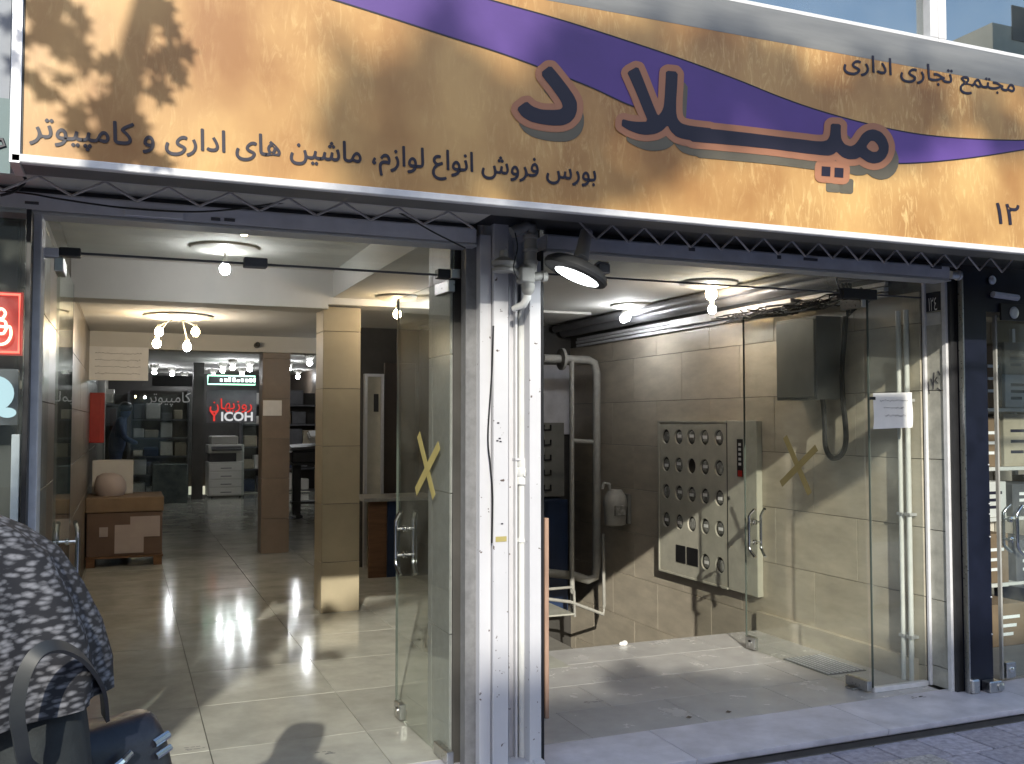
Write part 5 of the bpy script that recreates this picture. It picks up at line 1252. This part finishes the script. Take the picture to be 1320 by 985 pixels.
build('sleeve', MB().tube([(P0.x+.10, P0.y-.02, 1.30), (P0.x+.155, P0.y-.05, 1.25), (P0.x+.175, P0.y-.06, 1.12), (P0.x+.185, P0.y-.04, 1.02), (P0.x+.215, P0.y+.04, .97), (P0.x+.25, P0.y+.13, .98)], [.05, .068, .066, .064, .055, .042], 18), 'coat', per, smooth=True)
def scarfmat():
    m = bpy.data.materials.new('flecked_scarf'); m.use_nodes = True; t = m.node_tree; b = t.nodes['Principled BSDF']; N = t.nodes.new; L = t.links.new
    tc = N('ShaderNodeTexCoord'); mp = N('ShaderNodeMapping'); mp.inputs['Rotation'].default_value = (0, R(22), 0); mp.inputs['Scale'].default_value = (58, 58, 165); L(tc.outputs['Object'], mp.inputs[0])
    v = N('ShaderNodeTexVoronoi'); v.inputs['Scale'].default_value = 1; L(mp.outputs[0], v.inputs['Vector'])
    nz = N('ShaderNodeTexNoise'); nz.inputs['Scale'].default_value = 1.5; nz.inputs['Detail'].default_value = 5; L(mp.outputs[0], nz.inputs['Vector'])
    sb = N('ShaderNodeMath'); sb.operation = 'MULTIPLY_ADD'; sb.inputs[1].default_value = .7; L(nz.outputs['Fac'], sb.inputs[0]); L(v.outputs['Distance'], sb.inputs[2])
    cr = N('ShaderNodeValToRGB'); e = cr.color_ramp.elements; e[0].position = .5; e[0].color = (.23, .23, .25, 1); e[1].position = .95; e[1].color = (.017, .017, .021, 1)
    L(sb.outputs[0], cr.inputs[0]); L(cr.outputs[0], b.inputs['Base Color']); b.inputs['Roughness'].default_value = .8
    return m
M['scarf'] = scarfmat()
build('scarf', drape([(0,.02,1.615,.05,.05), (0,.02,1.60,.09,.09), (0,.02,1.52,.104,.104), (0,.01,1.43,.095,.10), (0,0,1.40,.105,.105), (.01,0,1.375,.145,.13), (.01,-.005,1.345,.185,.15), (.012,-.01,1.30,.208,.165), (.018,-.015,1.25,.225,.175), (.022,-.02,1.20,.236,.18), (.02,-.02,1.165,.238,.182)], 60, .010, 4, 11), 'scarf', per, smooth=True)
# handbag
bg_ = empty('handbag', (P0.x+.255, P0.y+.10, .79), 'dark navy leather handbag with light metal clasps hanging beside the coat', 'handbag')
bx0, by0 = P0.x+.258, P0.y+.085
mb = MB(); 
secs = [(.79, .105, .05), (.81, .115, .062), (.94, .105, .056), (1.06, .080, .040), (1.085, .070, .028), (1.092, .064, .018)]
Rm = Matrix.Rotation(R(35), 4, 'Z'); rings = []
for z, a, b in secs:
    ring = []
    for k in range(28):
        t = 2*math.pi*k/28; c_, s_ = math.cos(t), math.sin(t); ex = .45
        v_ = Rm @ Vector((a*math.copysign(abs(c_)**ex, c_), b*math.copysign(abs(s_)**ex, s_), 0)); ring.append(mb.b.verts.new((bx0+v_.x, by0+v_.y, z+.25*v_.x*0)))
    rings.append(ring)
for q, t in zip(rings, rings[1:]):
    for k in range(28): mb.b.faces.new((q[k], q[(k+1)%28], t[(k+1)%28], t[k]))
mb.b.faces.new(rings[0]); mb.b.faces.new(rings[-1])
build('bag_body', mb, 'leather', bg_, smooth=True)
def Bp(x, z, off=-.062):
    v_ = Rm @ Vector((x, off, 0)); return Vector((bx0+v_.x, by0+v_.y, z))
build('clasp', MB().tube([Bp(x_, z_+.185, -.056) for x_, z_ in ((-.07, .845), (-.04, .855), (-.01, .868), (0, .875), (-.02, .862), (-.055, .84), (-.07, .845))], .005, 8), 'chrome', bg_, smooth=True)
for x in (-.065, .06): build('strap_ring', MB().tube([Bp(x-.012, 1.055, -.04), Bp(x+.012, 1.062, -.04)], .006, 8).tube([Bp(x-.012, 1.038, -.045), Bp(x+.012, 1.045, -.045)], .005, 8), 'chrome', bg_)
M['strapm'] = mat('strap_leather', (.03, .034, .038), .5, n=20, amt=.2)
sp_ = [tuple(aty(u, v, y)) for u, v, y in ((136, 925, 1.40), (132, 890, 1.34), (118, 862, 1.27), (98, 842, 1.22), (72, 833, 1.185), (48, 842, 1.17), (30, 872, 1.165), (22, 915, 1.165), (26, 950, 1.175), (34, 985, 1.2), (60, 1000, 1.26))]
def ribbon(pts, wd, th):
    P = [Vector(p) for p in pts]; out = []
    for i in range(len(P)-1):
        a, b, c, d = P[max(i-1, 0)], P[i], P[i+1], P[min(i+2, len(P)-1)]
        for k in range(6):
            t = k/6; out.append(.5*((2*b)+(-a+c)*t+(2*a-5*b+4*c-d)*t*t+(-a+3*b-3*c+d)*t**3))
    out.append(P[-1]); mb = MB(); rings = []
    cen = Vector((P0.x+.12, P0.y+.0, 1.05))
    for i, p in enumerate(out):
        d = (out[min(i+1, len(out)-1)]-out[max(i-1, 0)]).normalized(); nn_ = (p-cen); nn_ = (nn_-d*nn_.dot(d)).normalized(); s_ = d.cross(nn_)
        rings.append([mb.b.verts.new(p+s_*a*wd/2+nn_*b*th/2) for a, b in ((-1, -1), (1, -1), (1, 1), (-1, 1))])
    for q, t in zip(rings, rings[1:]):
        for k in range(4): mb.b.faces.new((q[k], q[(k+1)%4], t[(k+1)%4], t[k]))
    mb.b.faces.new(rings[0][::-1]); mb.b.faces.new(rings[-1]); return mb
build('shoulder_strap', ribbon(sp_, .015, .005), 'strapm', bg_, smooth=True)

# ------------------------------------------------------------------ the street behind the camera (casts the shade, shows in the glass)
tr = empty('street_tree', (-2.6, -3.0, 0), 'street tree behind the viewer whose leaves shade the sign end', 'tree')
def limb(pts, rs): return MB().tube(pts, rs, 10)
build('trunk', limb([(-2.6, -2.6, -.04), (-2.55, -2.6, 1.5), (-2.4, -2.5, 3.0), (-2.2, -2.3, 4.6)], [.2, .16, .14, .10]), 'bark', tr, smooth=True)
build('limb', limb([(-2.35, -2.45, 3.4), (-1.6, -1.2, 4.2), (-.9, .2, 4.6)], [.09, .06, .025]), 'bark', tr, smooth=True)
rl_ = random.Random(21)
LEAF = [(0, -.5), (.12, -.2), (.48, -.28), (.30, -.02), (.55, .22), (.22, .2), (.0, .58), (-.22, .2), (-.55, .22), (-.30, -.02), (-.48, -.28), (-.12, -.2)]
def add_leaf(mb, p, size, flat=None):
    n_ = Vector((rl_.gauss(0, .5), rl_.gauss(0, .5)+(-.7), rl_.gauss(0, .5)+.4)).normalized()
    a = n_.cross(Vector((rl_.gauss(0,1), rl_.gauss(0,1), rl_.gauss(0,1)))).normalized(); b = n_.cross(a)
    mb.add([p+a*x*size+b*y*size for x, y in LEAF], [tuple(range(12))])
near = MB()
def toward(p, d): return Vector(p)-SUN*d
# leaf sprays whose shadows fall on the left of the sign
for (u, v, s, nn, d) in ((200, 20, 22, 7, 2.2), (205, 90, 26, 9, 2.2), (150, 85, 22, 5, 2.2), (215, 125, 12, 3, 2.2), (140, 120, 28, 8, 2.4), (160, 170, 32, 12, 2.4), (110, 160, 22, 6, 2.4), (200, 205, 15, 3, 2.4), (60, 40, 38, 16, 2.6), (50, 110, 26, 7, 2.6), (140, 210, 26, 5, 2.5), (60, 5, 40, 12, 2.6), (90, 70, 20, 5, 2.6)):
    for _ in range(nn):
        q = aty(u+rl_.gauss(0, s*.55), v+rl_.gauss(0, s*.55), SY); add_leaf(near, toward(q, d+rl_.uniform(-.15, .15)), rl_.uniform(.07, .11))
# sprays shading the hall floor
for (u, v, su, sv, nn) in ((300, 815, 22, 8, 10), (340, 830, 18, 8, 8), (385, 800, 26, 9, 16), (355, 815, 26, 8, 12), (420, 790, 18, 5, 7), (395, 845, 20, 6, 12), (330, 858, 10, 5, 4), (300, 790, 20, 5, 6), (425, 848, 12, 5, 4), (330, 780, 20, 6, 8)):
    for _ in range(nn):
        q = atz(u+rl_.gauss(0, su*.6), v+rl_.gauss(0, sv*.6), FZ); p = toward(q, 8.0+rl_.uniform(-.3, .3))
        add_leaf(near, p, rl_.uniform(.10, .17))
build('foliage', near, 'leaf', tr)
tr2 = empty('street_tree', (-9, -13.5, 0), 'unseen tall tree across the road, leaves placed to shade the sign', 'tree')
build('trunk', limb([(-9, -13.5, -.04), (-8.8, -13.4, 3), (-8.2, -13.2, 6), (-7.4, -13, 8.2)], [.32, .26, .2, .14]), 'bark', tr2, smooth=True)
build('limb', limb([(-8.2, -13.2, 6.2), (-5.8, -13, 9.5), (-3.4, -13, 10.6), (-1.4, -13, 10.9)], [.14, .09, .06, .03]), 'bark', tr2, smooth=True)
far = MB()  # unseen leaves set along the sun rays to shade sign and landing
for (u, v, su, sv, nn, d) in ((445, 130, 12, 60, 12, 14), (500, 200, 25, 40, 22, 14), (560, 140, 50, 60, 100, 15), (650, 170, 60, 60, 130, 15), (760, 110, 60, 60, 120, 15), (850, 120, 60, 50, 110, 15), (720, 230, 70, 25, 80, 14), (850, 170, 50, 30, 30, 14), (950, 100, 60, 40, 40, 15), (1050, 160, 60, 26, 50, 15), (1150, 185, 40, 18, 26, 15), (1160, 130, 60, 40, 34, 15), (1290, 150, 30, 50, 14, 15)):
    for _ in range(nn):
        q = aty(u+rl_.gauss(0, su*.6), v+rl_.gauss(0, sv*.6), SY); add_leaf(far, toward(q, d+rl_.uniform(-.8, .8)), rl_.uniform(.13, .24))
for (u, v, su, sv, nn) in ((815, 868, 16, 8, 16), (880, 880, 60, 8, 20)):
    for _ in range(nn):
        q = atz(u+rl_.gauss(0, su*.6), v+rl_.gauss(0, sv*.6), FZ); add_leaf(far, toward(q, 15+rl_.uniform(-.8, .8)), rl_.uniform(.13, .24))
build('foliage', far, 'leaf', tr2)
# unseen board added so its shadow makes the dark band on the right wall
q = Vector((4.12, 5.25, 1.08)); t0 = toward(q, 6.9); q2 = toward(Vector((4.12, 4.25, 1.54)), 6.0*1.0)
yb0 = -.9
def hit(p): k = (p[1]-yb0)/SUN.y; return Vector(p)-SUN*k
h1, h2, h3 = hit((4.12, 5.22, 1.10)), hit((4.12, 4.22, 1.56)), hit((4.12, 5.04, .93))
bs_ = empty('shadow_board', ((h1.x+h2.x)/2, yb0, h1.z-.27), 'unseen blue board on a bracket, added to cast the wall band', 'shadow caster')
build('board', MB().box((h1.x, yb0-.01, h1.z-.26), (2.30, yb0+.01, h1.z)).bevel(.003), 'blue', bs_)
build('bracket', MB().box((h1.x+.02, yb0-.012, h1.z+.04), (5.6, yb0+.012, h1.z+.06)), 'grey', bs_)
build('pole', MB().tube([(5.6, yb0, -.02), (5.6, yb0, h1.z+.4)], .04, 12), 'grey', bs_)
def bldg(x0, x1, y0, y1, h, label, m, nx, nz):
    e = empty('street_building', ((x0+x1)/2, (y0+y1)/2, -.04), label, 'building')
    build('wall', MB().box((x0, y0, -.04), (x1, y1, h)), m, e)
    wm = mesh_of(MB().box((-.55, 0, 0), (.55, .03, 1.3)), 'black', 'window')
    for i in range(nx):
        for j in range(nz): inst('window', wm, e, (x0+(i+.5)*(x1-x0)/nx, y1, 1.0+j*2.9))
M['brick'] = mat('building_stone', (.36, .33, .30), .8, n=2, amt=.15)
bldg(-24, -6.15, -34, -18, 8.4, 'low pale building across the street on the left', 'brick', 5, 2)
bldg(-6.1, 11.8, -34, -18, 10.92, 'unseen taller pale building across the street, sized to shade the landing', 'plaster', 6, 3)  # height and left edge set by the shade wanted on landing and pavement
bldg(12, 27.5, -34, -18, 10.2, 'wide building across the street on the right', 'brick', 5, 2)
bldg(29, 44, -34, -18, 16.0, 'tallest pale block at the far right of the opposite street side', 'plaster', 5, 6)
